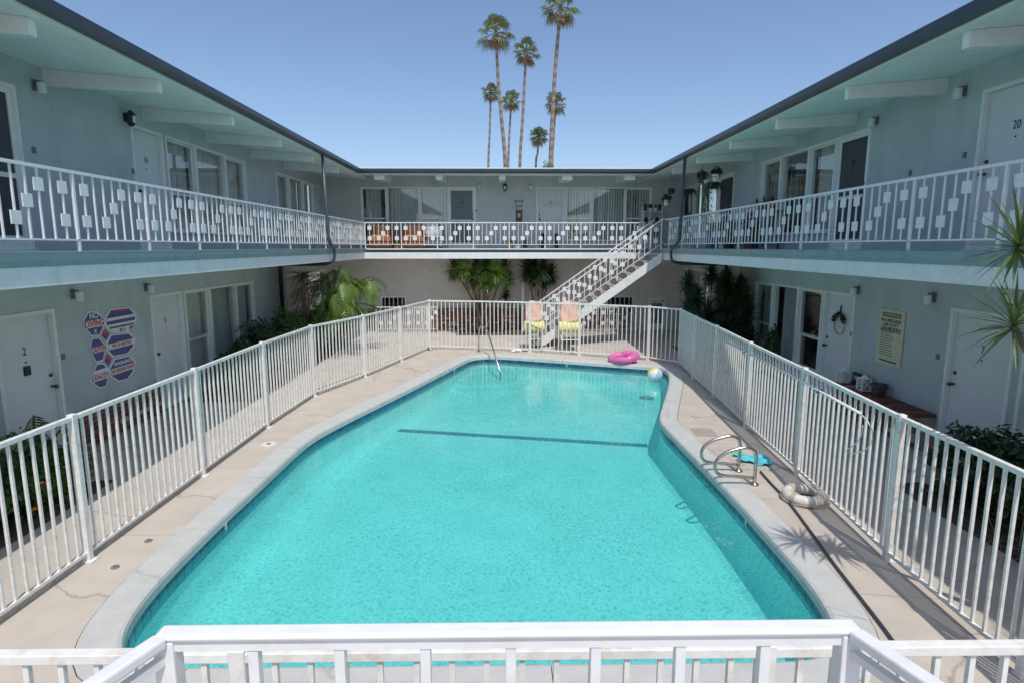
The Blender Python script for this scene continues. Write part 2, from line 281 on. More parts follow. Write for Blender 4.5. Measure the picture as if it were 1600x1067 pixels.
class MB:
    def __init__(s): s.v = []; s.f = []; s.m = []; s.cm = 0
    def add(s, vs, fs):
        k = len(s.v); s.v.extend([tuple(v) for v in vs]); s.f.extend([tuple(i + k for i in f) for f in fs]); s.m.extend([s.cm] * len(fs)); return s
    def box(s, x0, x1, y0, y1, z0, z1, M=None):
        vs = [Vector((x, y, z)) for z in (z0, z1) for y in (y0, y1) for x in (x0, x1)]
        if M is not None: vs = [M @ v for v in vs]
        return s.add(vs, [(0, 2, 3, 1), (4, 5, 7, 6), (0, 1, 5, 4), (2, 6, 7, 3), (0, 4, 6, 2), (1, 3, 7, 5)])
    def beam(s, a, b, w, h, up=(0, 0, 1)):
        a = Vector(a); b = Vector(b); d = (b - a).normalized(); up = Vector(up)
        if abs(d.dot(up)) > 0.98: up = Vector((0, 1, 0))
        r = d.cross(up).normalized() * w / 2; u = r.cross(d).normalized() * h / 2
        vs = [p + i * r + j * u for p in (a, b) for j in (-1, 1) for i in (-1, 1)]
        return s.add(vs, [(0, 1, 3, 2), (4, 6, 7, 5), (0, 4, 5, 1), (2, 3, 7, 6), (0, 2, 6, 4), (1, 5, 7, 3)])
    def tube(s, pts, r, n=8, closed=False, cap=True):
        pts = [Vector(p) for p in pts]; N = len(pts)
        rs = r if isinstance(r, (list, tuple)) else [r] * N
        base = len(s.v); prev = None; vs = []; fs = []
        for i, p in enumerate(pts):
            if closed: d = (pts[(i + 1) % N] - pts[i - 1])
            else: d = pts[min(i + 1, N - 1)] - pts[max(i - 1, 0)]
            d = d.normalized() if d.length > 1e-9 else Vector((0, 0, 1))
            if prev is None:
                a = Vector((0, 0, 1)) if abs(d.z) < 0.9 else Vector((1, 0, 0))
                x = d.cross(a).normalized()
            else:
                x = (prev - d * prev.dot(d)).normalized()
            prev = x; y = d.cross(x)
            for k in range(n):
                t = 2 * math.pi * k / n; vs.append(p + (x * math.cos(t) + y * math.sin(t)) * rs[i])
        for i in range(N if closed else N - 1):
            j = (i + 1) % N
            for k in range(n):
                k2 = (k + 1) % n; fs.append((i * n + k, i * n + k2, j * n + k2, j * n + k))
        if cap and not closed:
            fs.append(tuple(range(n - 1, -1, -1))); fs.append(tuple((N - 1) * n + k for k in range(n)))
        return s.add(vs, fs)
    def lathe(s, prof, c=(0, 0, 0), n=16):
        c = Vector(c); vs = []; fs = []
        for (r, z) in prof:
            for k in range(n):
                t = 2 * math.pi * k / n; vs.append(c + Vector((r * math.cos(t), r * math.sin(t), z)))
        for i in range(len(prof) - 1):
            for k in range(n):
                k2 = (k + 1) % n; fs.append((i * n + k, i * n + k2, (i + 1) * n + k2, (i + 1) * n + k))
        fs.append(tuple(range(n - 1, -1, -1))); fs.append(tuple((len(prof) - 1) * n + k for k in range(n)))
        return s.add(vs, fs)
    def prism(s, pts, off):      # polygon (3d points) extruded by vector off
        pts = [Vector(p) for p in pts]; off = Vector(off); n = len(pts)
        return s.add(pts + [p + off for p in pts], [tuple(range(n - 1, -1, -1)), tuple(range(n, 2 * n))] + [(i, (i + 1) % n, n + (i + 1) % n, n + i) for i in range(n)])
    def mesh(s, name, mats, smooth=False):
        me = bpy.data.meshes.new(name); me.from_pydata(s.v, [], s.f)
        mats = mats if isinstance(mats, (list, tuple)) else [mats]
        for m in mats: me.materials.append(MT[m] if isinstance(m, str) else m)
        if len(mats) > 1: me.polygons.foreach_set('material_index', s.m)
        if smooth: me.polygons.foreach_set('use_smooth', [True] * len(me.polygons))
        me.update(); return me
    def build(s, name, mats, parent=None, smooth=False, M=None, bevel=0.0):
        o = bpy.data.objects.new(name, s.mesh(name, mats, smooth)); COL.objects.link(o); place(o, parent, M)
        bm = bmesh.new(); bm.from_mesh(o.data); bmesh.ops.recalc_face_normals(bm, faces=bm.faces); bm.to_mesh(o.data); bm.free()
        if bevel:
            b = o.modifiers.new('bevel', 'BEVEL'); b.width = bevel; b.segments = 2; b.limit_method = 'ANGLE'
        return o
def inst(name, me, parent, M, **k):
    o = bpy.data.objects.new(name, me); COL.objects.link(o); place(o, parent, M); return tag(o, **k)
def boxmesh(name, m, sx, sy, sz, bev=0.0):
    b = MB().box(-sx / 2, sx / 2, -sy / 2, sy / 2, -sz / 2, sz / 2); me = b.mesh(name, m)
    if bev:
        bm = bmesh.new(); bm.from_mesh(me); bmesh.ops.bevel(bm, geom=bm.edges[:], offset=bev, segments=1, affect='EDGES'); bm.to_mesh(me); bm.free()
    return me
# wall frames: u runs to the viewer's right along the wall, v up, d out of the wall
class Frame:
    def __init__(s, o, ux): s.o = Vector(o); s.ux = Vector(ux); s.n = s.ux.cross(Vector((0, 0, 1)))
    def P(s, u, v, d=0): return s.o + s.ux * u + Vector((0, 0, v)) + s.n * d
    def M(s, u, v, d=0):
        m = Matrix((s.ux, Vector((0, 0, 1)), s.n)).transposed().to_4x4(); m.translation = s.P(u, v, d); return m  # local x=u, y=up, z=out
XL, XR, YF = -6.2, 6.3, 21.0
WL = Frame((XL, 0, 0), (0, 1, 0)); WR = Frame((XR, 0, 0), (0, -1, 0)); WF = Frame((0, YF, 0), (1, 0, 0))
def pxu(fr, px, py):
    if fr is WL: return onX(px, py, XL).y
    if fr is WR: return -onX(px, py, XR).y
    return onY(px, py, YF).x
def fbox(b, fr, u0, u1, v0, v1, d0, d1):
    return b.box(u0, u1, v0, v1, d0, d1, M=fr.M(0, 0, 0))
def text(s, size, fr, u, v, d, m, parent, name='lettering', sx=1.0, thick=0.001, align='CENTER', bold=0.0):
    cu = bpy.data.curves.new('t', 'FONT'); cu.body = s; cu.size = size; cu.align_x = align; cu.align_y = 'CENTER'; cu.extrude = thick; cu.offset = size * bold; cu.resolution_u = 3
    ob = bpy.data.objects.new('t', cu); COL.objects.link(ob)
    bpy.context.view_layer.update()
    me = bpy.data.meshes.new_from_object(ob.evaluated_get(bpy.context.evaluated_depsgraph_get()))
    bpy.data.objects.remove(ob)
    me.materials.clear(); me.materials.append(MT[m])
    o = bpy.data.objects.new(name, me); COL.objects.link(o)
    return place(o, parent, fr.M(u, v, d) @ Matrix.Diagonal((sx, 1, 1, 1)))
# ================================================================== SETTING: ground, pool deck, pool
SX_L, SX_R, SY_F = -4.5, 4.72, 19.5          # balcony slab edges
RX_L, RX_R, RY_F = -4.5, 4.72, 19.2          # roof edges
Z2, ZS, ZR = 2.84, 2.53, 5.12                # balcony floor, slab underside, eave underside at the edge
def chaikin(P, it=2):
    for _ in range(it):
        Q = []
        for i in range(len(P)):
            a, b = P[i], P[(i + 1) % len(P)]
            Q += [a * 0.75 + b * 0.25, a * 0.25 + b * 0.75]
        P = Q
    return P
pool_ctrl = [(-2.0, 3.80), (-2.55, 3.82), (-2.82, 4.0), (-2.98, 4.4), (-3.05, 5.0), (-3.06, 6.0), (-3.03, 7.0), (-3.01, 8.0), (-2.99, 8.6), (-2.93, 9.05), (-2.80, 9.55), (-2.56, 10.3), (-1.98, 12.05), (-1.36, 14.05), (-0.98, 15.3), (-0.85, 15.62), (-0.58, 15.88), (-0.2, 15.88), (0.3, 15.72), (1.88, 15.08), (3.0, 14.62), (3.6, 14.38), (3.84, 14.18), (3.90, 13.85), (3.80, 13.3), (3.54, 12.4), (3.02, 10.9), (2.74, 10.1), (2.64, 9.7), (2.63, 9.3), (2.65, 8.6), (2.68, 7.5), (2.70, 6.4), (2.69, 5.6), (2.68, 4.9), (2.62, 4.4), (2.50, 4.02), (2.25, 3.82), (1.9, 3.80)]
loop = chaikin([Vector((x, y, 0)) for x, y in pool_ctrl], 2)
def resample(P, step):
    out = []; n = len(P); L = [0]
    for i in range(n): L.append(L[-1] + (P[(i + 1) % n] - P[i]).length)
    m = int(L[-1] / step); j = 0
    for k in range(m):
        s = L[-1] * k / m
        while L[j + 1] < s: j += 1
        t = (s - L[j]) / (L[j + 1] - L[j]); out.append(P[j].lerp(P[(j + 1) % n], t))
    return out
PL = resample(loop, 0.11); NP = len(PL)
area = sum(PL[i].x * PL[(i + 1) % NP].y - PL[(i + 1) % NP].x * PL[i].y for i in range(NP))
if area > 0: PL.reverse()                     # clockwise
NRM = []
for i in range(NP):
    d = (PL[(i + 2) % NP] - PL[i - 2]).normalized(); NRM.append(Vector((-d.y, d.x, 0)))
c0 = Vector((0, 9, 0))
if (PL[0] - c0).dot(NRM[0]) < 0: NRM = [-n for n in NRM]
COP = 0.30
CO = [PL[i] + NRM[i] * COP for i in range(NP)]
fenceL = [(-3.98, 2.05), (-3.93, 4.0), (-3.89, 5.25), (-3.86, 7.34), (-3.84, 9.4), (-3.72, 11.45), (-3.12, 13.2), (-2.62, 15.05), (-2.11, 16.95)]
fenceF = [(-2.11, 16.95), (-0.70, 16.75), (0.75, 16.42), (2.06, 15.87), (3.75, 15.12), (4.37, 14.5)]
fenceR = [(4.37, 14.5), (4.22, 12.9), (4.12, 11.3), (3.94, 9.29), (3.78, 7.25), (3.59, 5.14), (3.53, 3.6), (3.46, 2.05)]
fenceN = [(-3.98, 2.05), (-2.2, 2.05), (-1.0, 2.05), (1.0, 2.05), (2.2, 2.05), (3.46, 2.05)]
FP = [Vector((x, y, 0)) for x, y in fenceL + fenceF[1:] + fenceR[1:]]
def hit(p, d):
    best = None
    for i in range(len(FP)):
        a, b = FP[i], FP[(i + 1) % len(FP)]; e = b - a; den = d.x * e.y - d.y * e.x
        if abs(den) < 1e-9: continue
        t = ((a.x - p.x) * e.y - (a.y - p.y) * e.x) / den; u = ((a.x - p.x) * d.y - (a.y - p.y) * d.x) / den
        if t > 0 and -0.001 <= u <= 1.001 and (best is None or t < best): best = t
    return p + d * (best if best else 0.3)
FO = [hit(CO[i], NRM[i]) + NRM[i] * 0.12 for i in range(NP)]
for _ in range(3): FO = [(FO[i - 1] + FO[i] * 2 + FO[(i + 1) % NP]) / 4 for i in range(NP)]

grd = MB(); S = 900
for (x0, x1, y0, y1) in [(-S, -30, -S, S), (30, S, -S, S), (-30, 30, -S, -25), (-30, 30, 45, S)]:
    grd.add([(x0, y0, -0.12), (x1, y0, -0.12), (x1, y1, -0.12), (x0, y1, -0.12)], [(0, 1, 2, 3)])
tag(grd.build('ground', 'walk'), kind='structure')
# courtyard walk: sheet with a hole for the pool enclosure
def sheet_with_hole(name, outer, hole, z, m):
    bm = bmesh.new(); es = []
    for P in (outer, hole):
        vs = [bm.verts.new((p[0], p[1], z)) for p in P]
        es += [bm.edges.new((vs[i], vs[(i + 1) % len(vs)])) for i in range(len(vs))]
    bmesh.ops.triangle_fill(bm, edges=es, use_beauty=True)
    me = bpy.data.meshes.new(name)
    for f in bm.faces:
        if f.normal.z < 0: f.normal_flip()
    bm.to_mesh(me); bm.free(); me.materials.append(MT[m])
    o = bpy.data.objects.new(name, me); COL.objects.link(o); return o
walk = tag(sheet_with_hole('courtyard_walk', [(-30, -25), (30, -25), (30, 45), (-30, 45)], [(p.x, p.y) for p in CO[::2]], -0.045, 'walk'), kind='structure')
deck = bpy.data.objects.new('pool_deck', None); COL.objects.link(deck); tag(deck, kind='structure')
pool = empty('swimming_pool', (0, 9, 0), 'turquoise swimming pool with angled sides in the middle of the courtyard', 'pool')
def ring_piece(name, A, B, i0, i1, z0, z1, m, parent, gap, nose=0.0):
    b = MB(); idx = list(range(i0, i1 + 1)); n = len(idx)
    pa = [A[k % NP].copy() for k in idx]; pb = [B[k % NP].copy() for k in idx]
    for arr in (pa, pb):                     # joints: pull both ends back by half a gap
        d = (arr[1] - arr[0]).normalized(); arr[0] += d * gap / 2
        d = (arr[-2] - arr[-1]).normalized(); arr[-1] += d * gap / 2
    rows = []
    prof = [(0.0, z0), (0.0, z1 - nose), (nose * 0.3, z1 - nose * 0.3), (nose, z1), (None, z1), (None, z0)] if nose else [(0.0, z0), (0.0, z1), (None, z1), (None, z0)]
    vs = []
    for q in range(n):
        d = (pb[q] - pa[q]); L = max(d.length, 1e-6); d = d / L
        for (t, z) in prof:
            p = pb[q] if t is None else pa[q] + d * t
            vs.append((p.x, p.y, z))
    k = len(prof); fs = []
    for q in range(n - 1):
        for j in range(k):
            j2 = (j + 1) % k; fs.append((q * k + j, q * k + j2, (q + 1) * k + j2, (q + 1) * k + j))
    fs.append(tuple(range(k))); fs.append(tuple((n - 1) * k + j for j in range(k - 1, -1, -1)))
    b.add(vs, fs); return b.build(name, m, parent)
ncop = 13; cuts = [round(NP * k / ncop) for k in range(ncop + 1)]
for a, c in zip(cuts, cuts[1:]): ring_piece('coping_slab', PL, CO, a, c, -0.10, 0.006, 'coping', pool, 0.007, nose=0.04)
nd = 17; cuts = [round(NP * k / nd) + 4 for k in range(nd + 1)]
CO2 = [CO[i] + NRM[i] * 0.008 for i in range(NP)]
for a, c in zip(cuts, cuts[1:]): ring_piece('deck_slab', CO2, FO, a, c, -0.10, 0.0, 'deck', deck, 0.008)
# basin
def zfloor(y): return -0.74 + 0.13 * min(1, max(0, (y - 9) / 5))
INN = [PL[i] + NRM[i] * 0.02 for i in range(NP)]
b = MB(); vs = []; fs = []
rings = [(0.02, lambda y: -0.08), (0.02, lambda y: zfloor(y) + 0.16), (-0.04, lambda y: zfloor(y) + 0.06), (-0.16, lambda y: zfloor(y))]
for off, zf in rings:
    for i in range(NP):
        p = PL[i] + NRM[i] * off; vs.append((p.x, p.y, zf(p.y)))
for r in range(len(rings) - 1):
    for i in range(NP):
        j = (i + 1) % NP; fs.append((r * NP + i, (r + 1) * NP + i, (r + 1) * NP + j, r * NP + j))
b.add(vs, fs); b.build('basin_wall', 'plaster', pool, smooth=True)
bm = bmesh.new(); vv = [bm.verts.new((PL[i].x - NRM[i].x * 0.16, PL[i].y - NRM[i].y * 0.16, zfloor(PL[i].y))) for i in range(NP)]
es = [bm.edges.new((vv[i], vv[(i + 1) % NP])) for i in range(NP)]
bmesh.ops.triangle_fill(bm, edges=es, use_beauty=True)
for yy in [8.5 + k * 0.5 for k in range(13)]:
    bmesh.ops.bisect_plane(bm, geom=bm.verts[:] + bm.edges[:] + bm.faces[:], plane_co=(0, yy, 0), plane_no=(0, 1, 0))
for v in bm.verts: v.co.z = zfloor(v.co.y)
for f in bm.faces:
    if f.normal.z < 0: f.normal_flip()
me = bpy.data.meshes.new('basin_floor'); bm.to_mesh(me); bm.free(); me.materials.append(MT['plaster'])
inst('basin_floor', me, pool, Matrix.Identity(4))
# corner steps under the handrail
sb = MB(); cst = Vector((-0.55, 15.35, 0))
for k, (rr, z) in enumerate([(1.3, -0.52), (0.9, -0.42)]):
    pts = [(cst.x + rr * math.cos(t), cst.y + rr * math.sin(t), zfloor(15)) for t in [R(-200 + j * 12) for j in range(20)]]
    pts = [p for p in pts if True]
    MBk = MB().prism(pts, (0, 0, z - zfloor(15))); MBk.build('corner_step', 'plaster', pool)
# tile band, one row of tiles above and below the waterline
tl = PL[0:NP]; step = resample(PL, 0.155); nT = len(step)
tme = boxmesh('tile', 'tile', 0.149, 0.014, 0.149, 0.003)
for i in range(nT):
    a, c = step[i], step[(i + 1) % nT]; mid = (a + c) / 2; ang = math.atan2((c - a).y, (c - a).x)
    nn = Vector((-(c - a).y, (c - a).x, 0)).normalized()
    if (mid + nn * 0.2 - Vector((0, mid.y, 0))).length > 99: nn = -nn
    k = min(range(0, NP, 1), key=lambda q: (PL[q] - mid).length_squared) if i % 1 == 0 else 0
    p = mid + NRM[k] * 0.014
    inst('tile', tme, pool, T((p.x, p.y, -0.178)) @ Matrix.Rotation(ang, 4, 'Z'))
# the dark tile line across the floor and small white depth plates
p0 = G(600, 671, zfloor(11.4)); p1 = G(1012, 697, zfloor(10.2))
lb = MB(); n = 40
for k in range(n):
    a = p0.lerp(p1, k / n); c = p0.lerp(p1, (k + 0.95) / n); a.z = zfloor(a.y) + 0.012; c.z = zfloor(c.y) + 0.012
    lb.beam(a, c, 0.14, 0.012)
lb.build('floor_line', 'tileline', pool)
for (px, py) in [(893, 566), (345, 822), (1168, 818), (690, 577)]:
    g = G(px, py, -0.13); k = min(range(NP), key=lambda q: (PL[q] - Vector((g.x, g.y, 0))).length_squared)
    pp = PL[k] + NRM[k] * 0.002; ang = math.atan2(NRM[k].y, NRM[k].x) - math.pi / 2
    fr = Frame((pp.x, pp.y, 0), (math.cos(ang), math.sin(ang), 0))
    text('5' if px == 893 else '8', 0.12, fr, 0, -0.13, 0.003, 'signwhite', pool, 'depth_number')
# water surface
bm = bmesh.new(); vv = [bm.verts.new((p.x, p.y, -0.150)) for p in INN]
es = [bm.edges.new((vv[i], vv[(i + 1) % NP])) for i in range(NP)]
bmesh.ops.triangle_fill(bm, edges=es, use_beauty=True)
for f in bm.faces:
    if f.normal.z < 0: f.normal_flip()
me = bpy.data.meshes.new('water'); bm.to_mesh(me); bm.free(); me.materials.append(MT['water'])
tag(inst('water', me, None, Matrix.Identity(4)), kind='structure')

# ================================================================== BUILDING WINGS
def wall(parent, fr, ua, ub, v0, v1, ops, m, name='wall', th=0.2):
    b = MB(); u = ua
    for (a, c, lo, hi) in sorted(ops):
        if a > u: fbox(b, fr, u, a, v0, v1, -th, 0)
        if lo > v0 + 0.01: fbox(b, fr, a, c, v0, lo, -th, 0)
        if hi < v1: fbox(b, fr, a, c, hi, v1, -th, 0)
        u = c
    fbox(b, fr, u, ub, v0, v1, -th, 0)
    return b.build(name, m, parent)
def casing(parent, fr, u0, u1, v0, v1, m='trim', w=0.055, bottom=False, name='frame', d1=0.018, d0=-0.13):
    b = MB()
    fbox(b, fr, u0, u0 + w, v0, v1, d0, d1); fbox(b, fr, u1 - w, u1, v0, v1, d0, d1); fbox(b, fr, u0 + w, u1 - w, v1 - w, v1, d0, d1)
    if bottom: fbox(b, fr, u0 + w, u1 - w, v0, v0 + w, d0, d1 + 0.03)
    return b.build(name, m, parent)
def door(parent, fr, u0, u1, v0, v1, style='white', num=None, handle='R', nv=1.55):
    w = 0.05; a, c = u0 + w, u1 - w; hi = v1 - w
    if style in ('white',):
        b = MB(); fbox(b, fr, a + 0.004, c - 0.004, v0 + 0.02, hi - 0.004, -0.10, -0.055); d = b.build('door', 'door', parent)
        surf = -0.055
    elif style in ('screen', 'screen2'):
        b = MB()
        fbox(b, fr, a, a + 0.07, v0 + 0.02, hi, -0.05, -0.01); fbox(b, fr, c - 0.07, c, v0 + 0.02, hi, -0.05, -0.01)
        fbox(b, fr, a + 0.07, c - 0.07, hi - 0.07, hi, -0.05, -0.01); fbox(b, fr, a + 0.07, c - 0.07, v0 + 0.02, v0 + 0.2, -0.05, -0.01)
        fbox(b, fr, a + 0.07, c - 0.07, v0 + 0.92, v0 + 0.98, -0.05, -0.01)
        d = b.build('screen_door', 'trim', parent)
        for lo, h2 in ((v0 + 0.2, v0 + 0.92), (v0 + 0.98, hi - 0.07)):
            b = MB(); fbox(b, fr, a + 0.07, c - 0.07, lo, h2, -0.035, -0.028); b.build('mesh_panel', style, d)
        surf = -0.026
    elif style == 'grille':
        b = MB(); fbox(b, fr, a + 0.004, c - 0.004, v0 + 0.02, hi - 0.004, -0.12, -0.08); d = b.build('door', 'door', parent)
        b = MB(); W = c - a
        for k in range(8): b.beam(fr.P(a + W * k / 7, v0 + 0.03, -0.02), fr.P(a + W * k / 7, hi, -0.02), 0.022, 0.022)
        for vv in (v0 + 0.05, v0 + 0.9, v0 + 1.5, hi - 0.02): b.beam(fr.P(a, vv, -0.02), fr.P(c, vv, -0.02), 0.022, 0.03)
        b.build('security_grille', 'rail', d); surf = -0.08
    casing(d, fr, u0, u1, v0 + 0.0, v1, name='door_frame', w=w)
    b = MB(); fbox(b, fr, u0 - 0.02, u1 + 0.02, v0 + 0.002, v0 + 0.025, -0.14, 0.05); b.build('threshold', 'trim', d)
    hu = c - 0.07 if handle == 'R' else a + 0.07
    b = MB(); p = fr.P(hu, v0 + 1.0, surf)
    b.tube([p, p + fr.n * 0.05], 0.016, 10); b.lathe([(0.002, -0.03), (0.024, -0.02), (0.03, 0), (0.024, 0.02), (0.002, 0.03)], p + fr.n * 0.065, 10)
    b.tube([fr.P(hu, v0 + 1.16, surf), fr.P(hu, v0 + 1.16, surf + 0.018)], 0.025, 10)
    b.build('handle', 'brass', d, smooth=True)
    if num:
        text(num, 0.15, fr, (a + c) / 2, v0 + nv, surf + 0.004, 'black', d, 'door_number', sx=0.8)
        b = MB(); p = fr.P((a + c) / 2, v0 + nv - 0.14, surf); b.tube([p, p + fr.n * 0.008], 0.012, 8); b.build('peephole', 'black', d)
    return d
def window(parent, fr, u0, u1, v0, v1, lay=(('h', .31), ('f', .38), ('h', .31)), cover=('curtain', 'curtain', 'curtain'), split=0.42):
    tot = sum(x[1] for x in lay); W = u1 - u0; t = 0.05
    b = MB()
    fbox(b, fr, u0, u1, v1 - t, v1, -0.13, 0.02); fbox(b, fr, u0 - 0.02, u1 + 0.02, v0, v0 + t, -0.13, 0.05)
    us = [u0]
    for _, f in lay: us.append(us[-1] + W * f / tot)
    for k, u in enumerate(us):
        h = t if 0 < k < len(us) - 1 else 0
        a, c = (u, u + t) if k == 0 else ((u - t, u) if k == len(us) - 1 else (u - t * 0.9, u + t * 0.9))
        fbox(b, fr, a, c, v0 + t, v1 - t, -0.13, 0.015)
    wn = b.build('window', 'trim', parent)
    for k, (kind, _) in enumerate(lay):
        a = us[k] + (t if k == 0 else t * 0.9); c = us[k + 1] - (t if k == len(lay) - 1 else t * 0.9); lo, hi = v0 + t, v1 - t
        if kind == 'h':
            sp = lo + (hi - lo) * split; b = MB(); q = 0.03
            for (l2, h2, d) in ((lo, sp + q, -0.075), (sp - q, hi, -0.045)):
                fbox(b, fr, a, a + q, l2, h2, d - 0.025, d); fbox(b, fr, c - q, c, l2, h2, d - 0.025, d)
                fbox(b, fr, a + q, c - q, l2, l2 + q, d - 0.025, d); fbox(b, fr, a + q, c - q, h2 - q, h2, d - 0.025, d)
                p = MB(); fbox(p, fr, a + q, c - q, l2 + q, h2 - q, d - 0.016, d - 0.010); p.build('pane', 'glass', wn)
            b.build('sash', 'trim', wn)
        else:
            p = MB(); fbox(p, fr, a, c, lo, hi, -0.066, -0.06); p.build('pane', 'glass', wn)
        cv = cover[k]
        if cv == 'curtain' or cv == 'half':
            n = 46; vs = []; fs = []; e = c if cv == 'curtain' else a + (c - a) * 0.75; s0 = a if cv == 'curtain' else a + 0.12 * (c - a)
            ph = random.random() * 6
            for j in range(n + 1):
                u = s0 + (e - s0) * j / n; d = -0.20 + 0.028 * math.sin(j * 1.15 + ph) + 0.012 * math.sin(j * 0.41 + ph)
                vs += [fr.P(u, lo - 0.05, d), fr.P(u, hi + 0.05, d)]
            for j in range(n): fs.append((2 * j, 2 * j + 2, 2 * j + 3, 2 * j + 1))
            MB().add(vs, fs).build('curtain', 'curtain', wn, smooth=True)
        elif cv == 'blind':
            b = MB(); n = max(4, int((c - a) / 0.085)); M0 = None
            for j in range(n):
                u = a + (c - a) * (j + 0.5) / n; g = R(random.uniform(30, 62)); dx = 0.042 * math.cos(g); dd = 0.042 * math.sin(g)
                b.add([fr.P(u - dx, lo - 0.03, -0.22 - dd), fr.P(u + dx, lo - 0.03, -0.22 + dd), fr.P(u + dx, hi + 0.03, -0.22 + dd), fr.P(u - dx, hi + 0.03, -0.22 - dd)], [(0, 1, 2, 3)])
            b.build('vertical_blind', 'blind', wn)
    return wn
YA0, YB0 = -1.5, 25.0
def soff(t): return ZR + 0.088 * t      # underside of the eave, t metres in from the edge
# ---------------------------------------------------------------- left wing
wl = empty('apartment_wing', (XL, 9, 0), 'grey stucco two-storey apartment wing along the left side of the pool', 'building')
H1, H2 = 2.06, Z2 + 2.08
def rng(fr, a, c, py): return (pxu(fr, a, py), pxu(fr, c, py))
dA = pxu(WL, 37, 260); d14 = rng(WL, 211, 259, 290); w14 = rng(WL, 263, 385, 290); w15 = rng(WL, 433, 490, 310); d15 = rng(WL, 491, 513, 330)
wall(wl, WL, YA0, YF, ZS + 0.02, soff(1.7) + 0.02, [(dA - 1.0, dA, Z2, H2), (*d14, Z2, H2), (*w14, Z2 + 0.32, H2), (*w15, Z2 + 0.32, H2), (*d15, Z2, H2)], 'stucco', 'upper_wall')
door(wl, WL, dA - 1.0, dA, Z2, H2, 'screen', handle='L')
door(wl, WL, *d14, Z2, H2, 'white', '14', 'L'); window(wl, WL, *w14, Z2 + 0.32, H2); window(wl, WL, *w15, Z2 + 0.32, H2)
door(wl, WL, *d15, Z2, H2, 'white', '15', 'R')
e2 = pxu(WL, 92, 560); d3 = rng(WL, 238, 288, 520); w3 = rng(WL, 289, 399, 490); w4 = rng(WL, 447, 510, 450)
wall(wl, WL, YA0, YF, -0.1, ZS + 0.02, [(e2 - 1.02, e2, 0, H1), (*d3, 0, H1), (*w3, 0.35, H1), (*w4, 0.75, 2.12)], 'stucco', 'lower_wall')
door(wl, WL, e2 - 1.02, e2, 0, H1, 'white', '2', 'R'); door(wl, WL, *d3, 0, H1, 'white', '3', 'L')
window(wl, WL, *w3, 0.35, H1, cover=('blind', 'blind', 'blind')); window(wl, WL, *w4, 0.75, 2.12, lay=(('h', .5), ('h', .5)), cover=('curtain', 'none'))
# ---------------------------------------------------------------- right wing
wr = empty('apartment_wing', (XR, 9, 0), 'grey stucco two-storey apartment wing along the right side of the pool', 'building')
d20 = pxu(WR, 1531, 200); d19 = rng(WR, 1304, 1355, 290); w19 = rng(WR, 1189, 1303, 290); w18 = rng(WR, 1084, 1121, 310); d18 = rng(WR, 1122, 1146, 310); d17 = rng(WR, 1066, 1083, 320)
wall(wr, WR, -YF, -YA0, ZS + 0.02, soff(1.58) + 0.02, [(d20, d20 + 1.05, Z2, H2), (*d19, Z2, H2), (*w19, Z2 + 0.32, H2), (*w18, Z2 + 0.32, H2), (*d18, Z2, H2), (*d17, Z2, H2)], 'stucco', 'upper_wall')
door(wr, WR, d20, d20 + 1.05, Z2, H2, 'white', '20', 'L'); door(wr, WR, *d19, Z2, H2, 'screen', '19', 'R'); window(wr, WR, *w19, Z2 + 0.32, H2, cover=('blind', 'blind', 'curtain'))
window(wr, WR, *w18, Z2 + 0.32, H2, lay=(('h', .5), ('h', .5)), cover=('half', 'none')); door(wr, WR, *d18, Z2, H2, 'screen'); door(wr, WR, *d17, Z2, H2, 'screen')
d7 = pxu(WR, 1479, 560); d6 = rng(WR, 1284, 1333, 520); w6 = rng(WR, 1176, 1283, 510); w7 = (d7 + 1.22, d7 + 3.0); w5 = rng(WR, 1068, 1128, 440)
wall(wr, WR, -YF, -YA0, -0.1, ZS + 0.02, [(d7, d7 + 1.1, 0, H1), (*d6, 0, H1), (*w6, 0.35, H1), (*w7, 0.55, H1), (*w5, 0.9, 2.2)], 'stucco', 'lower_wall')
dr7 = door(wr, WR, d7, d7 + 1.1, 0, H1, 'white', '7', 'L'); dr6 = door(wr, WR, *d6, 0, H1, 'white', '6', 'L')
window(wr, WR, *w6, 0.35, H1, cover=('half', 'half', 'none')); window(wr, WR, *w7, 0.55, H1, cover=('curtain', 'none', 'none')); window(wr, WR, *w5, 0.9, 2.2, lay=(('h', .5), ('h', .5)), cover=('curtain', 'curtain'))
# ---------------------------------------------------------------- far wing
wf = empty('apartment_wing', (0, YF, 0), 'two-storey apartment wing closing the far end of the courtyard behind the stairs', 'building')
a1 = rng(WF, 564, 697, 330); a2 = rng(WF, 699, 744, 330); a3 = rng(WF, 838, 882, 330); a4 = rng(WF, 883, 1018, 330)
wall(wf, WF, XL, XR, ZS + 0.02, soff(1.8) + 0.02, [(*a1, Z2 + 0.25, H2), (*a2, Z2, H2), (*a3, Z2, H2), (*a4, Z2 + 0.25, H2)], 'stucco_far', 'upper_wall')
window(wf, WF, *a1, Z2 + 0.25, H2, cover=('half', 'curtain', 'curtain')); door(wf, WF, *a2, Z2, H2, 'screen2', '16', 'R')
door(wf, WF, *a3, Z2, H2, 'grille', '17', 'L'); window(wf, WF, *a4, Z2 + 0.25, H2, cover=('blind', 'blind', 'blind'))
b1 = rng(WF, 595, 635, 480); b2 = rng(WF, 947, 990, 480); b3 = rng(WF, 1012, 1040, 490); b4 = rng(WF, 786, 806, 470)
wall(wf, WF, XL, XR, -0.1, ZS + 0.02, [(*b1, 0.55, 1.18), (*b2, 0.55, 1.18), (*b3, 0, 1.12), (*b4, 0.75, 1.1)], 'stucco_low_bounce', 'lower_wall')
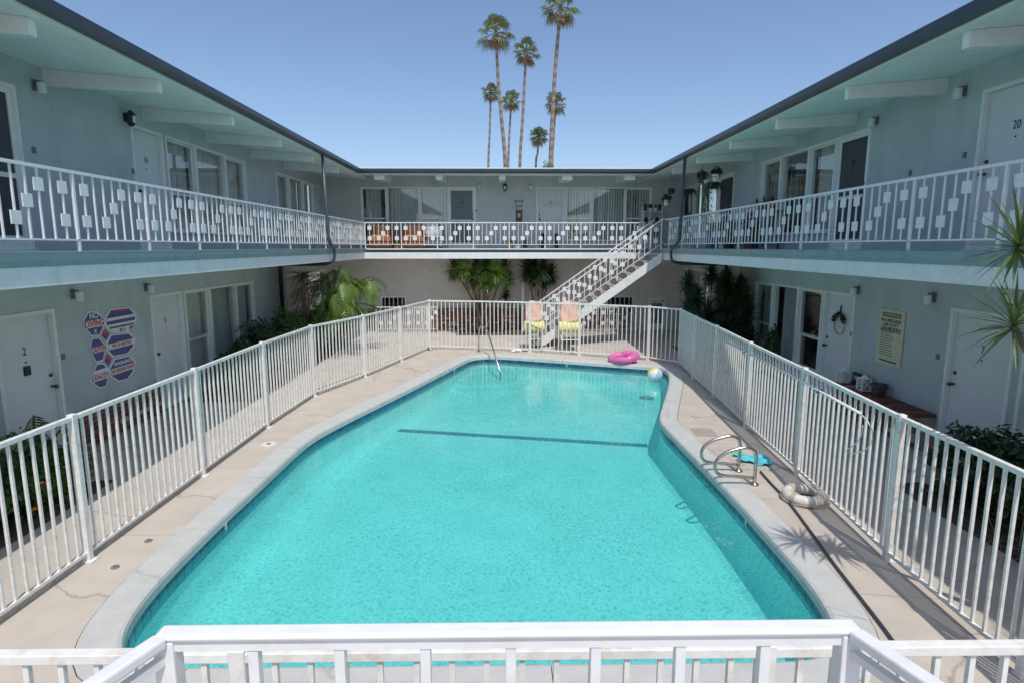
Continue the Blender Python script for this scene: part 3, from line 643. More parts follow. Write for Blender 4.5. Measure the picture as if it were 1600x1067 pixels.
for bb, lo, hi in ((b1, .55, 1.18), (b2, .55, 1.18), (b4, .75, 1.1)):
    wn = window(wf, WF, *bb, lo, hi, lay=(('f', 1),), cover=('none',)); g = MB()
    for k in range(1, 6 if bb is not b4 else 3):
        u = bb[0] + (bb[1] - bb[0]) * k / (6 if bb is not b4 else 3); g.beam(WF.P(u, lo + 0.05, -0.03), WF.P(u, hi - 0.05, -0.03), 0.025, 0.02)
    g.build('window_bars', 'rail', wn)
door(wf, WF, *b3, 0, 1.12, 'screen2')
# ---------------------------------------------------------------- slabs, roofs, soffits, beams, gutters
def wing_shell(w, side):
    s = -1 if side == 'L' else 1; sx = SX_L if side == 'L' else SX_R; rx = RX_L if side == 'L' else RX_R; wx = XL if side == 'L' else XR; bx = s * 10.2
    yend = YB0
    xs = sorted((sx - s * 0.0, wx)); MB().box(xs[0], xs[1], YA0, YF, ZS, Z2 - 0.012).build('balcony_slab', 'trim', w)
    lo, hi = sorted((sx + s * 0.02, wx)); MB().box(lo, hi, YA0, YF - 0.002, Z2 - 0.010, Z2).build('balcony_floor', 'balcony', w)
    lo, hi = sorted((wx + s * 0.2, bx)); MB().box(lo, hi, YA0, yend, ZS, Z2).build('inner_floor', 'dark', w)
    lo, hi = sorted((sx, sx - s * 0.035)); MB().box(lo, hi, YA0, SY_F, ZS - 0.01, ZS + 0.18).build('fascia_board', 'white', w)
    b = MB(); o = sx - s * 0.0
    pts = [(o, ZS + 0.182), (o - s * 0.045, ZS + 0.182), (o - s * 0.05, ZS + 0.24), (o - s * 0.07, Z2 - 0.03), (o - s * 0.075, Z2 + 0.012), (o - s * 0.02, Z2 + 0.016), (o, Z2 + 0.003)]
    b.prism([(x, YA0, z) for x, z in pts], (0, SY_F - YA0, 0)); b.build('edge_flashing', 'slabteal', w)
    # roof
    b = MB(); t1 = abs(bx - rx); b.prism([(rx, YA0 - 0.3, ZR + 0.03), (bx, YA0 - 0.3, soff(t1) + 0.03), (bx, YA0 - 0.3, soff(t1) + 0.18), (rx, YA0 - 0.3, ZR + 0.18)], (0, yend - YA0 + 0.3, 0)); b.build('roof', 'roof', w)
    n = 11; D = abs(wx - rx)
    for k in range(n):
        t0 = D * k / n + 0.004; t2 = D * (k + 1) / n - 0.004; x0 = rx + s * t0; x1 = rx + s * t2
        b = MB(); b.prism([(x0, YA0 - 0.3, soff(t0)), (x1, YA0 - 0.3, soff(t2)), (x1, YA0 - 0.3, soff(t2) + 0.025), (x0, YA0 - 0.3, soff(t0) + 0.025)], (0, YF - YA0 + 0.3, 0)); b.build('soffit_board', 'ceil', w)
    ys = [4.17 + 2.22 * k for k in range(8)] if side == 'L' else [4.42 + 2.2 * k for k in range(7)]
    for y in ys:
        if y > 19: continue
        b = MB(); t0 = 0.16
        b.prism([(rx + s * t0, y - 0.05, soff(t0) - 0.002), (wx, y - 0.05, soff(D) - 0.002), (wx, y - 0.05, soff(D) - 0.22), (rx + s * t0, y - 0.05, soff(t0) - 0.17)], (0, 0.10, 0)); b.build('roof_beam', 'trim', w, bevel=0.006)
    gx = rx - s * 0.12; g = MB()
    g.prism([(rx, YA0 - 0.3, ZR + 0.03), (gx + s * 0.04, YA0 - 0.3, ZR + 0.03), (gx, YA0 - 0.3, ZR + 0.07), (gx, YA0 - 0.3, ZR + 0.155), (gx + s * 0.012, YA0 - 0.3, ZR + 0.155), (gx + s * 0.012, YA0 - 0.3, ZR + 0.075), (rx - s * 0.002, YA0 - 0.3, ZR + 0.075), (rx - s * 0.002, YA0 - 0.3, ZR + 0.155), (rx, YA0 - 0.3, ZR + 0.155)], (0, RY_F - 0.12 - YA0 + 0.3, 0)); g.build('gutter', 'gutter', w)
    MB().box(*sorted((rx + s * 0.01, rx - s * 0.03)), YA0 - 0.3, RY_F - 0.03, ZR + 0.182, ZR + 0.205).build('roof_edge', 'roof', w)
    lo, hi = sorted((bx, bx + s * 0.2)); MB().box(lo, hi, YA0, yend, -0.1, 5.7).build('rear_wall', 'stucco', w)
    lo, hi = sorted((wx + s * 0.2, bx)); MB().box(lo, hi, YA0, YA0 + 0.2, -0.1, 5.5).build('end_wall', 'stucco', w)
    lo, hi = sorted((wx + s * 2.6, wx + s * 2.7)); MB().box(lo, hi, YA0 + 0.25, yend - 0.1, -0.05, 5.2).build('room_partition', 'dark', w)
wing_shell(wl, 'L'); wing_shell(wr, 'R')
# far shell
MB().box(SX_L + 0.002, SX_R - 0.002, SY_F, YF, ZS, Z2 - 0.012).build('balcony_slab', 'trim', wf)
MB().box(SX_L - 0.02, SX_R + 0.02, SY_F + 0.03, YF - 0.004, Z2 - 0.006, Z2 + 0.004).build('balcony_floor', 'balcony', wf)
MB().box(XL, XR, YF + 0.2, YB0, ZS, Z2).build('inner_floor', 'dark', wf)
MB().box(SX_L + 0.04, SX_R - 0.04, SY_F - 0.085, SY_F, ZS - 0.01, ZS + 0.19).build('fascia_board', 'white', wf)
b = MB(); pts = [(SY_F, ZS + 0.192), (SY_F - 0.05, ZS + 0.192), (SY_F - 0.05, ZS + 0.215), (SY_F - 0.09, ZS + 0.225), (SY_F - 0.095, Z2 - 0.035), (SY_F - 0.09, Z2 - 0.03), (SY_F - 0.08, Z2 - 0.045), (SY_F, Z2 - 0.045)]
b.prism([(SX_L + 0.08, y, z) for y, z in pts], (SX_R - SX_L - 0.16, 0, 0)); b.build('slab_gutter', 'pipe', wf)
MB().box(SX_L + 0.08, SX_R - 0.08, SY_F - 0.05, SY_F + 0.03, Z2 - 0.04, Z2 + 0.006).build('edge_flashing', 'trim', wf)
b = MB(); t1 = YB0 - RY_F; b.prism([(RX_L + 0.004, RY_F, ZR + 0.03), (RX_L + 0.004, YB0, soff(t1) + 0.03), (RX_L + 0.004, YB0, soff(t1) + 0.18), (RX_L + 0.004, RY_F, ZR + 0.18)], (RX_R - RX_L - 0.008, 0, 0)); b.build('roof', 'roof', wf)
D = YF - RY_F
for k in range(11):
    t0 = D * k / 11 + 0.004; t2 = D * (k + 1) / 11 - 0.004
    b = MB(); b.prism([(RX_L + 0.006, RY_F + t0, soff(t0)), (RX_L + 0.006, RY_F + t2, soff(t2)), (RX_L + 0.006, RY_F + t2, soff(t2) + 0.025), (RX_L + 0.006, RY_F + t0, soff(t0) + 0.025)], (RX_R - RX_L - 0.012, 0, 0)); b.build('soffit_board', 'ceil', wf)
for x in [-3.9, -1.95, 0.04, 2.04, 4.03]:
    b = MB(); t0 = 0.16; b.prism([(x - 0.16, RY_F + t0, soff(t0) - 0.002), (x - 0.16, YF, soff(D) - 0.002), (x - 0.16, YF, soff(D) - 0.22), (x - 0.16, RY_F + t0, soff(t0) - 0.15)], (0.32 if x not in (0.04, -1.95) else 0.2, 0, 0)); b.build('roof_beam', 'trim', wf)
g = MB(); gy = RY_F - 0.12
g.prism([(RX_L + 0.0, RY_F, ZR + 0.05), (RX_L + 0.0, gy + 0.04, ZR + 0.05), (RX_L + 0.0, gy, ZR + 0.08), (RX_L + 0.0, gy, ZR + 0.155), (RX_L + 0.0, RY_F, ZR + 0.155)], (RX_R - RX_L, 0, 0)); g.build('gutter', 'gutter', wf)
MB().box(RX_L, RX_R, RY_F - 0.03, RY_F + 0.01, ZR + 0.182, ZR + 0.215).build('roof_edge', 'white', wf)
MB().box(XL, XR, YB0, YB0 + 0.2, -0.1, 5.7).build('rear_wall', 'stucco_far', wf)
MB().box(XL, XR, YF + 2.4, YF + 2.5, -0.05, 5.2).build('room_partition', 'dark', wf)
# rear post under the far balcony
p = G(817, 500); b = MB(); b.box(1.0 * (onY(817, 440, 20.6).x) - 0.05, onY(817, 440, 20.6).x + 0.05, 20.55, 20.65, -0.04, ZS); b.build('balcony_post', 'trim', wf)
# downpipes
def pipe(parent, pts, r, m, name='downpipe'):
    P = [Vector(p) for p in pts]; Q = [P[0]]
    for i in range(1, len(P) - 1):
        a = (P[i - 1] - P[i]); c = (P[i + 1] - P[i]); k = min(0.12, a.length / 2.2, c.length / 2.2)
        A = P[i] + a.normalized() * k; C = P[i] + c.normalized() * k
        for t in (0, 0.25, 0.5, 0.75, 1): Q.append(A * (1 - t) ** 2 + P[i] * 2 * t * (1 - t) + C * t * t)
    Q.append(P[-1]); return MB().tube(Q, r, 10).build(name, m, parent, smooth=True)
pipe(wl, [(RX_L + 0.06, 15.25, ZR + 0.02), (RX_L + 0.10, 15.3, Z2 + 0.22), (SX_L + 0.16, 15.6, Z2 - 0.02), (SX_L + 0.12, 15.62, ZS - 0.02), (SX_L - 0.1, 15.65, ZS - 0.07)], 0.038, 'pipe')
pipe(wl, [(SX_L - 0.1, 15.65, ZS - 0.07), (-6.08, 16.45, ZS - 0.10), (-6.09, 16.45, -0.02)], 0.055, 'pipeblack', 'drain_pipe')
pipe(wr, [(RX_R - 0.06, 15.7, ZR + 0.02), (RX_R - 0.10, 15.75, Z2 + 0.22), (SX_R - 0.16, 16.3, Z2 - 0.02), (SX_R - 0.12, 16.35, ZS - 0.02), (SX_R + 0.1, 16.4, ZS - 0.07)], 0.038, 'pipe')
pipe(wr, [(SX_R + 0.1, 16.4, ZS - 0.07), (6.18, 16.5, ZS - 0.10), (6.19, 16.5, -0.02)], 0.055, 'pipeblack', 'drain_pipe')
# ================================================================== RAILINGS
RT = 3.68                                     # top of the balcony railing
PAT = ['TB', '', 'B', 'M', 'T', '', 'TB']
plate_me = {}
def railing(name, pts, label, base, top, pitch=1.262, start=0.0, bottom=0.13, leg=0.0, group='white balcony railings with square plates', zfun=None, cat='railing', posts=True):
    """pts: list of 2d points (polyline); zfun(s) adds a height along the run (stairs)"""
    P = [Vector((x, y, 0)) for x, y in pts]; L = [0]
    for a, c in zip(P, P[1:]): L.append(L[-1] + (c - a).length)
    def at(s):
        s = min(max(s, 0), L[-1])
        for i in range(len(P) - 1):
            if s <= L[i + 1] + 1e-9:
                return P[i].lerp(P[i + 1], (s - L[i]) / (L[i + 1] - L[i])), (P[i + 1] - P[i]).normalized()
    zf = zfun or (lambda s: 0.0)
    e = empty(name, (*at(L[-1] / 2)[0].xy, base), label, cat, group)
    for z, w, h, nm in ((top - 0.016, 0.038, 0.032, 'top_rail'), (base + bottom, 0.028, 0.018, 'bottom_rail')):
        b = MB()
        for i in range(len(P) - 1):
            a = P[i] + Vector((0, 0, z + zf(L[i]))); c = P[i + 1] + Vector((0, 0, z + zf(L[i + 1]))); b.beam(a, c, w, h)
        b.build(nm, 'rail', e)
    h = top - base - bottom - 0.03; pm = boxmesh('picket', 'rail', 0.016, 0.016, h)
    po = boxmesh('post', 'rail', 0.028, 0.028, top - base - 0.03)
    pl = boxmesh('square_plate', 'rail', 0.125, 0.012, 0.125, 0.002)
    s = start; sp = pitch / 8; k = 0
    zt, zm, zb = base + bottom + h * 0.77, base + bottom + h * 0.53, base + bottom + h * 0.29
    while s <= L[-1] + 1e-6:
        p, d = at(s); ang = math.atan2(d.y, d.x); j = k % 8
        Rz = Matrix.Rotation(ang, 4, 'Z'); dz = zf(s)
        if j == 0 and posts:
            inst('post', po, e, T((p.x, p.y, (top + base - 0.03) / 2 + dz)) @ Rz)
        else:
            inst('picket', pm, e, T((p.x, p.y, base + bottom + h / 2 + dz)) @ Rz)
            c = PAT[j - 1]
            for ch, z in (('T', zt), ('M', zm), ('B', zb)):
                if ch in c:
                    q = p + Vector((d.y, -d.x, 0)) * 0.004
                    inst('square_plate', pl, e, T((q.x, q.y, z + dz)) @ Rz @ Matrix.Rotation(R(random.uniform(-1.5, 1.5)), 4, 'Y'))
        k += 1; s += sp
    return e
railing('balcony_railing', [(SX_L + 0.03, 2.64), (SX_L + 0.03, SY_F + 0.04)], 'white picket railing with square plates on the left upper balcony', Z2, RT, start=0.0)
railing('balcony_railing', [(SX_L + 0.06, SY_F + 0.04), (SX_R - 0.12, SY_F + 0.04)], 'white picket railing with square plates on the far upper balcony', Z2, RT, start=0.0, pitch=1.16)
railing('balcony_railing', [(SX_R - 0.03, 17.42), (SX_R - 0.03, 2.3)], 'white picket railing with square plates on the right upper balcony', Z2, RT, start=0.42)
railing('ground_railing', [(-4.35, 20.35), (-2.25, 20.35)], 'low white railing with square plates under the far balcony, left of the brick ledge', 0, 0.88, group='low railings under the far balcony', bottom=0.1)
railing('ground_railing', [(2.3, 20.2), (4.35, 20.2)], 'low white railing with square plates under the far balcony, behind the stairs', 0, 0.88, group='low railings under the far balcony', bottom=0.1)
# ------------------------------------------------------------------ stairs
ST0, ST1, SYA, SYB = 0.92, SX_R - 0.08, 17.5, 18.75
st = empty('staircase', ((ST0 + ST1) / 2, 18.1, 0), 'straight concrete staircase with white sawtooth stringer rising to the right upper balcony', 'stairs')
NS = 15; run = (ST1 - ST0) / NS; rise = Z2 / (NS + 1)
for k in range(NS):
    x0 = ST0 + run * k; z = rise * (k + 1)
    MB().box(x0 - 0.03, x0 + run + 0.01, SYA + 0.06, SYB - 0.06, z - 0.055, z).build('tread', 'step', st, bevel=0.008)
for y0, y1 in ((SYA, SYA + 0.06), (SYB - 0.06, SYB)):
    pts = [(ST0 - 0.28, 0), (ST0, 0.0)]
    pts = [(ST0 - 0.05, 0.0)]
    for k in range(NS):
        x0 = ST0 + run * k; z = rise * (k + 1) - 0.056
        pts += [(x0 - 0.02, z - rise if k else 0.0), (x0 - 0.02, z)] if k else [(x0 - 0.05, z)]
        if k: pass
    pts += [(ST1, Z2 - rise - 0.056), (ST1, Z2 - 0.42), (ST0 + 0.42, 0.0)]
    b = MB(); n = len(pts)
    # build the sawtooth from clean quads: one slanted board plus a triangle per step
    bl = [(ST0 - 0.02, 0.0, ST0 + 0.36, 0.0)]
    slope = rise / run
    b.prism([(ST0 + 0.30, y0, 0), (ST1, y0, slope * (ST1 - ST0 - 0.30)), (ST1, y0, slope * (ST1 - ST0 + 0.10)), (ST0 - 0.10, y0, 0.0)], (0, y1 - y0, 0))
    for k in range(NS):
        x0 = ST0 + run * k; z = rise * (k + 1) - 0.056
        b.prism([(x0, y0 + 0.001, max(0, slope * (x0 - ST0 + 0.04))), (x0 + run, y0 + 0.001, slope * (x0 + run - ST0 + 0.04)), (x0 + run, y0 + 0.001, z), (x0, y0 + 0.001, z)], (0, y1 - y0 - 0.002, 0))
    b.build('stringer', 'white', st)
Ls = ST1 - ST0
for y, lab in ((SYA + 0.03, 'sloping white railing with square plates on the near side of the stairs'), (SYB - 0.03, 'sloping white railing with square plates on the far side of the stairs')):
    railing('stair_railing', [(ST0 - 0.1, y), (ST1 + 0.03, y)], lab, 0.10, 0.98, pitch=1.262, bottom=0.17, zfun=lambda s: slope * s * Z2 / Z2, group='stair railings')
# ================================================================== POOL FENCE
def fence(pts, label, seat_posts, sp=0.117, H=1.4, name='pool_fence', m='fence'):
    P = [Vector((x, y, 0)) for x, y in pts]; mid = P[len(P) // 2]
    e = empty(name, (mid.x, mid.y, 0), label, 'fence', 'white picket fence around the pool')
    t = MB(); bt = MB()
    for a, c in zip(P, P[1:]):
        t.beam(a + Vector((0, 0, H - 0.02)), c + Vector((0, 0, H - 0.02)), 0.045, 0.04); bt.beam(a + Vector((0, 0, 0.085)), c + Vector((0, 0, 0.085)), 0.032, 0.028)
    t.build('top_rail', m, e, bevel=0.004); bt.build('bottom_rail', m, e)
    pk = boxmesh('picket', m, 0.021, 0.021, H - 0.138); po = boxmesh('post', m, 0.062, 0.062, H + 0.012, 0.004); ft = boxmesh('post_foot', m, 0.11, 0.10, 0.012)
    for i, (a, c) in enumerate(zip(P, P[1:])):
        d = c - a; L = d.length; n = max(2, round(L / sp)); ang = math.atan2(d.y, d.x)
        for k in range(1, n):
            p = a + d * (k / n); inst('picket', pk, e, T((p.x, p.y, 0.099 + (H - 0.138) / 2)) @ Matrix.Rotation(ang + random.uniform(-.06, .06), 4, 'Z') @ Matrix.Rotation(random.gauss(0, .0028), 4, 'Y'))
        for q in ([a] if i in seat_posts else []):
            po_ = inst('post', po, e, T((q.x, q.y, (H + 0.012) / 2 + 0.004)) @ Matrix.Rotation(ang, 4, 'Z'))
            inst('post_foot', ft, po_, T((q.x + 0.02, q.y, 0.008)) @ Matrix.Rotation(ang, 4, 'Z'))
    return e
fence(fenceL, 'long white picket fence between the pool and the left walkway', set(range(1, 9)))
fence(fenceF, 'white picket fence across the far end of the pool', {0, 2, 3, 4})
fence(fenceR, 'long white picket fence between the pool and the right walkway', {0, 1, 2, 3, 4, 5, 6})
fence(fenceN, 'white picket fence across the near end of the pool, below the landing rail', {0, 2, 3, 5}, sp=0.135)
# ------------------------------------------------------------------ landing railing in front of the camera
lr = empty('landing_railing', (0, 1.25, 1.1), 'thick white landing rail with square bars in the foreground', 'railing')
ZN = 2.0; cl = G(268, 977, ZN); crr = G(1326, 975, ZN); yn = (cl.y + crr.y) / 2 - 0.01; xl, xr = cl.x, crr.x
b = MB(); b.box(xl - 0.02, xr + 0.02, yn - 0.026, yn + 0.022, ZN - 0.015, ZN + 0.004); b.build('cap_rail', 'rail', lr, bevel=0.008)
b = MB(); b.box(xl, xr, yn - 0.017, yn + 0.013, ZN - 0.042, ZN - 0.0155); b.build('under_rail', 'rail', lr)
for x in (xl, xr): MB().box(x - 0.024, x + 0.024, yn - 0.024, yn + 0.02, 1.1, ZN - 0.0152).build('post', 'rail', lr, bevel=0.004)
nb = 8
for k in range(1, nb):
    x = xl + (xr - xl) * k / nb; MB().box(x - 0.0125, x + 0.0125, yn - 0.0145, yn + 0.0105, 1.16, ZN - 0.0425).build('bar', 'rail', lr, bevel=0.002)
MB().box(xl + 0.024, xr - 0.024, yn - 0.016, yn + 0.012, 1.13, 1.16).build('bottom_rail', 'rail', lr)
for s, x, px in ((-1, xl, 141), (1, xr, 1462)):
    q = onX(px, 1075, x + s * 0.06); a = Vector((x + s * 0.005, yn - 0.02, ZN - 0.012)); d = (q - a); far = a + d * 2.2
    b = MB(); b.beam(a, far, 0.04, 0.028); b.build('side_rail', 'rail', lr, bevel=0.006)
    b = MB(); b.beam(a - Vector((0, 0, 0.05)), far - Vector((0, 0, 0.05)), 0.02, 0.02); b.build('side_under_rail', 'rail', lr)
    MB().box(far.x - 0.024, far.x + 0.024, far.y - 0.024, far.y + 0.024, 1.1, far.z).build('post', 'rail', lr)
ld = MB(); ld.box(-1.1, 1.1, -1.2, yn + 0.08, 0.95, 1.1); ld.box(-1.0, -0.8, -1.0, -0.8, -0.045, 0.95); ld.box(0.8, 1.0, -1.0, -0.8, -0.045, 0.95); ld.box(-1.0, -0.8, yn - 0.2, yn, -0.045, 0.95); ld.box(0.8, 1.0, yn - 0.2, yn, -0.045, 0.95)
tag(ld.build('stair_landing', 'step'), 'concrete stair landing the viewer stands on behind the foreground rail', 'landing')
# ================================================================== WALL LAMPS, SIGNS
def wall_lamp(fr, px, py, label, style='white'):
    p = onX(px, py, XL) if fr is WL else (onX(px, py, XR) if fr is WR else onY(px, py, YF))
    u = (p - fr.o).dot(fr.ux); v = p.z
    e = empty('wall_lamp', p, label, 'wall lamp', 'wall lamps beside the apartment doors')
    b = MB(); fbox(b, fr, u - 0.04, u + 0.04, v - 0.05, v + 0.09, 0, 0.02); fbox(b, fr, u - 0.02, u + 0.02, v + 0.05, v + 0.08, 0.02, 0.09); b.build('bracket', 'screen2' if style == 'white' else 'pipeblack', e, bevel=0.004)
    c = fr.P(u, v, 0.10)
    if style == 'white':
        MB().lathe([(0.04, -0.09), (0.052, -0.08), (0.054, 0.045), (0.04, 0.055)], c, 16).build('lamp_shade', 'lampglass', e, smooth=False)
    else:
        MB().lathe([(0.03, -0.12), (0.06, -0.08), (0.07, 0.05), (0.085, 0.06), (0.02, 0.13)], c, 8).build('lantern_body', 'pipeblack', e)
        MB().lathe([(0.03, -0.07), (0.045, -0.05), (0.045, 0.04), (0.03, 0.05)], c + fr.n * 0.035, 8).build('lantern_glass', 'lampglass', e)
wall_lamp(WL, 53, 136, 'wall lamp with white shade on the left upper wall next to the dark screen door')
wall_lamp(WL, 195, 186, 'small dark lantern on the left upper wall next to door 14', 'dark')
wall_lamp(WL, 113, 462, 'wall lamp on the left lower wall above and right of door 2')
wall_lamp(WL, 227, 451, 'wall lamp on the left lower wall at the corner of door 3')
wall_lamp(WF, 749, 292, 'pale wall lamp on the far upper wall just right of door 16')
wall_lamp(WF, 789, 294, 'dark lantern on the far upper wall between two pale lamps', 'dark')
wall_lamp(WF, 829, 293, 'pale wall lamp on the far upper wall just left of the white grille door')
wall_lamp(WR, 1371, 191, 'wall lamp on the right upper wall next to dark door 19')
wall_lamp(WR, 1508, 145, 'wall lamp on the right upper wall next to door 20')
wall_lamp(WR, 1342, 455, 'wall lamp on the right lower wall above the corner of the wreath door')
wall_lamp(WR, 1460, 467, 'wall lamp on the right lower wall next to door 7')
for fr, w_, px, py in [(WL, wl, 52, 235), (WL, wl, 207, 268), (WL, wl, 98, 557), (WR, wr, 1423, 271), (WR, wr, 1508, 243), (WR, wr, 1466, 557), (WR, wr, 1331, 522), (WF, wf, 744, 330)]:
    u = pxu(fr, px, py); v = (onX(px, py, XL if fr is WL else XR) if fr is not WF else onY(px, py, YF)).z
    b = MB(); fbox(b, fr, u - 0.025, u + 0.025, v - 0.04, v + 0.04, 0, 0.02); b.build('doorbell', 'screen2', w_)
b = MB(); fbox(b, WL, (e2 - 0.51) - 0.05, (e2 - 0.51) + 0.05, 1.24, 1.36, -0.055, -0.035); b.build('door_plate', 'black', wl)
# ---- stop-sign cluster on the left wall
sg = empty('pool_notice_sign', onX(170, 540, XL), 'cluster of blue, white and red octagon pool notices on the left wall', 'sign')
zx = lambda p: onX(100 + p[0] / 6.67, 460 + p[1] / 6.67, XL)
def sign_poly(pts, m, d, name, parent, scale=1.0, th=0.012):
    P = [zx(p) for p in pts]; c = sum(P, Vector()) / len(P); P = [c + (p - c) * scale + WL.n * d for p in P]
    return MB().prism(P, WL.n * th).build(name, m, parent), c, P
def clip_band(P, lo, hi):       # part of a convex polygon between two heights (z)
    def cl(Q, z, keep):
        out = []
        for i in range(len(Q)):
            a, b_ = Q[i], Q[(i + 1) % len(Q)]; ia = keep(a.z, z); ib = keep(b_.z, z)
            if ia: out.append(a)
            if ia != ib: out.append(a.lerp(b_, (z - a.z) / (b_.z - a.z)))
        return out
    Q = cl(P, lo, lambda v, z: v >= z); return cl(Q, hi, lambda v, z: v <= z) if len(Q) > 2 else Q
def panel(pts, bands, texts, fine=()):
    o, c, P = sign_poly(pts, 'signwhite', 0.004, 'sign_panel', sg)
    o2, c2, P2 = sign_poly(pts, 'signblue', 0.0165, 'blue_field', o, 0.88, 0.003)
    z0 = min(p.z for p in P); z1 = max(p.z for p in P); H = z1 - z0; us = [(p - WL.o).dot(WL.ux) for p in P]; uc = (min(us) + max(us)) / 2; W = max(us) - min(us)
    for lo, hi in bands:
        Q = clip_band([p + WL.n * 0.0035 for p in P2], z0 + H * lo, z0 + H * hi)
        if len(Q) > 2: MB().prism(Q, WL.n * 0.002).build('white_band', 'signwhite', o)
    for lo, hi, n in fine:
        for k in range(n):
            z = z0 + H * (lo + (hi - lo) * (k + 0.5) / n)
            Q = clip_band([c2 + (p - c2) * 0.82 + WL.n * 0.0035 for p in P2], z - H * 0.012, z + H * 0.012)
            if len(Q) > 2: MB().prism(Q, WL.n * 0.001).build('fine_print', 'signfine', o)
    for s, f, size, sx, m in texts: text(s, size * H, WL, uc, z0 + H * f, 0.0235, m, o, 'lettering', sx=sx, bold=0.028)
    return o
panel([(240, 180), (332, 176), (402, 255), (408, 330), (362, 432), (275, 440), (205, 360), (190, 270)], [(.36, .64)], [('NO', .8, .32, 1, 'signwhite'), ('DIVING', .5, .33, 0.98, 'signred'), ('X', .2, .22, 1, 'signwhite')])
panel([(465, 152), (672, 134), (745, 205), (745, 300), (690, 335), (665, 395), (480, 410), (410, 320), (412, 240)], [(.02, .26), (.55, .66), (.33, .42)], [('911', .14, .2, 1.2, 'black')], fine=[(.67, .85, 4), (.43, .54, 2)])
panel([(272, 480), (290, 452), (350, 447), (412, 515), (422, 580), (398, 690), (325, 712), (285, 630), (265, 545)], [(.40, .62)], [('CAUTION', .51, .25, .72, 'signred')], fine=[(.64, .92, 5), (.08, .38, 5)])
panel([(472, 420), (672, 397), (738, 460), (725, 540), (655, 620), (500, 653), (432, 590), (427, 505)], [(.38, .62)], [('PROHIBITED', .5, .2, 1.2, 'signred')], fine=[(.64, .92, 5), (.08, .36, 5)])
panel([(332, 717), (393, 707), (458, 770), (458, 850), (428, 963), (360, 978), (262, 905), (267, 860)], [(.34, .58), (.6, .75)], [('CAPACITY', .46, .25, .82, 'signred')], fine=[(.76, .9, 2), (.06, .3, 3)])
panel([(512, 667), (672, 630), (743, 700), (715, 800), (655, 885), (555, 910), (467, 850), (455, 770)], [(.38, .62)], [('WARNING', .76, .22, 1.05, 'signwhite'), ('NO LIFEGUARD ON DUTY', .5, .2, .62, 'signred')], fine=[(.1, .36, 4)])
panel([(410, 350), (470, 405), (425, 488), (372, 430)], [], [], fine=[(.1, .4, 2)]); panel([(440, 602), (494, 660), (450, 753), (402, 690)], [], [], fine=[(.1, .4, 2)])
for tri in ([(410, 362), (462, 408), (385, 425)], [(440, 614), (486, 662), (415, 682)], [(665, 335), (722, 318), (668, 375)]):
    MB().prism([zx(p) + WL.n * 0.020 for p in tri], WL.n * 0.003).build('red_triangle', 'signred', sg)
MB().prism([zx(p) + WL.n * 0.020 for p in [(475, 180), (492, 168), (668, 148), (680, 165), (670, 170)]], WL.n * 0.003).build('red_header', 'signred', sg)
# ---- pool rules board on the right wall
sr = empty('pool_rules_sign', onX(1393, 530, XR), 'cream pool rules board with black headings on the right wall', 'sign')
cs = [onX(x, y, XR) for x, y in ((1378, 482), (1418, 488), (1407, 576), (1368.5, 564))]
u0 = -(cs[0].y + cs[3].y) / 2; u1 = -(cs[1].y + cs[2].y) / 2; v1 = (cs[0].z + cs[1].z) / 2; v0 = (cs[2].z + cs[3].z) / 2; uc = (u0 + u1) / 2; SW = u1 - u0; SH = v1 - v0
b = MB(); fbox(b, WR, u0, u1, v0, v1, 0.01, 0.022); sbd = b.build('board', 'signcream', sr)
for lo, hi, w_ in ((.865, .945, .72), (.60, .68, .80)):
    b = MB(); fbox(b, WR, uc - SW * w_ / 2, uc + SW * w_ / 2, v0 + SH * lo, v0 + SH * hi, 0.0222, 0.0235); b.build('heading_bar', 'black', sr)
for s, f, sz, m in (('WARNING', .905, .085, 'signcream'), ('NO LIFEGUARD', .80, .085, 'black'), ('ON DUTY', .725, .085, 'black'), ('POOL RULES', .64, .085, 'signcream')):
    text(s, sz * SH, WR, uc, v0 + SH * f, 0.0245, m, sr, 'lettering', sx=1.15 if len(s) < 12 else 0.95, bold=0.012)
random.seed(11)
for k in range(10):
    f = .56 - k * .043; L = random.uniform(.35, .62)
    b = MB(); fbox(b, WR, u0 + SW * .12, u0 + SW * (.12 + L), v0 + SH * f, v0 + SH * (f + .014), 0.0222, 0.0232); b.build('fine_print', 'screen2', sr)
b = MB(); fbox(b, WR, uc - SW * .34, uc + SW * .34, v0 + SH * .06, v0 + SH * .085, 0.0222, 0.0232); b.build('fine_print', 'black', sr)
# ---- wreath on the right door
u6 = (d6[0] + d6[1]) / 2; we = empty('door_wreath', WR.P(u6, 1.5, -0.03), 'round wreath with green leaves on top hanging on the white door under the stairs side', 'wreath')
we['label'] = 'round hoop wreath with green leaves hanging on the white lower right door'
b = MB(); b.tube([WR.P(u6 + 0.17 * math.cos(t), 1.46 + 0.19 * math.sin(t), -0.03) for t in [2 * math.pi * k / 28 for k in range(28)]], 0.013, 6, closed=True); b.build('hoop', 'macrame', we, smooth=True)
b = MB()
for k in range(160):
    t = random.uniform(R(10), R(170)); r = random.uniform(0.85, 1.2); c = WR.P(u6 + 0.17 * r * math.cos(t), 1.46 + 0.19 * r * math.sin(t), random.uniform(-0.045, 0.015))
    d = Vector((random.uniform(-1, 1), random.uniform(-1, 1), random.uniform(-1, 1))).normalized() * 0.045; e_ = d.orthogonal().normalized() * 0.012
    b.add([c - d, c + e_, c + d, c - e_], [(0, 1, 2, 3)])
b.build('leaves', 'leafdark', we)
MB().beam(WR.P(u6, 1.66, -0.04), WR.P(u6, 1.82, -0.045), 0.03, 0.006).build('ribbon', 'black', we)
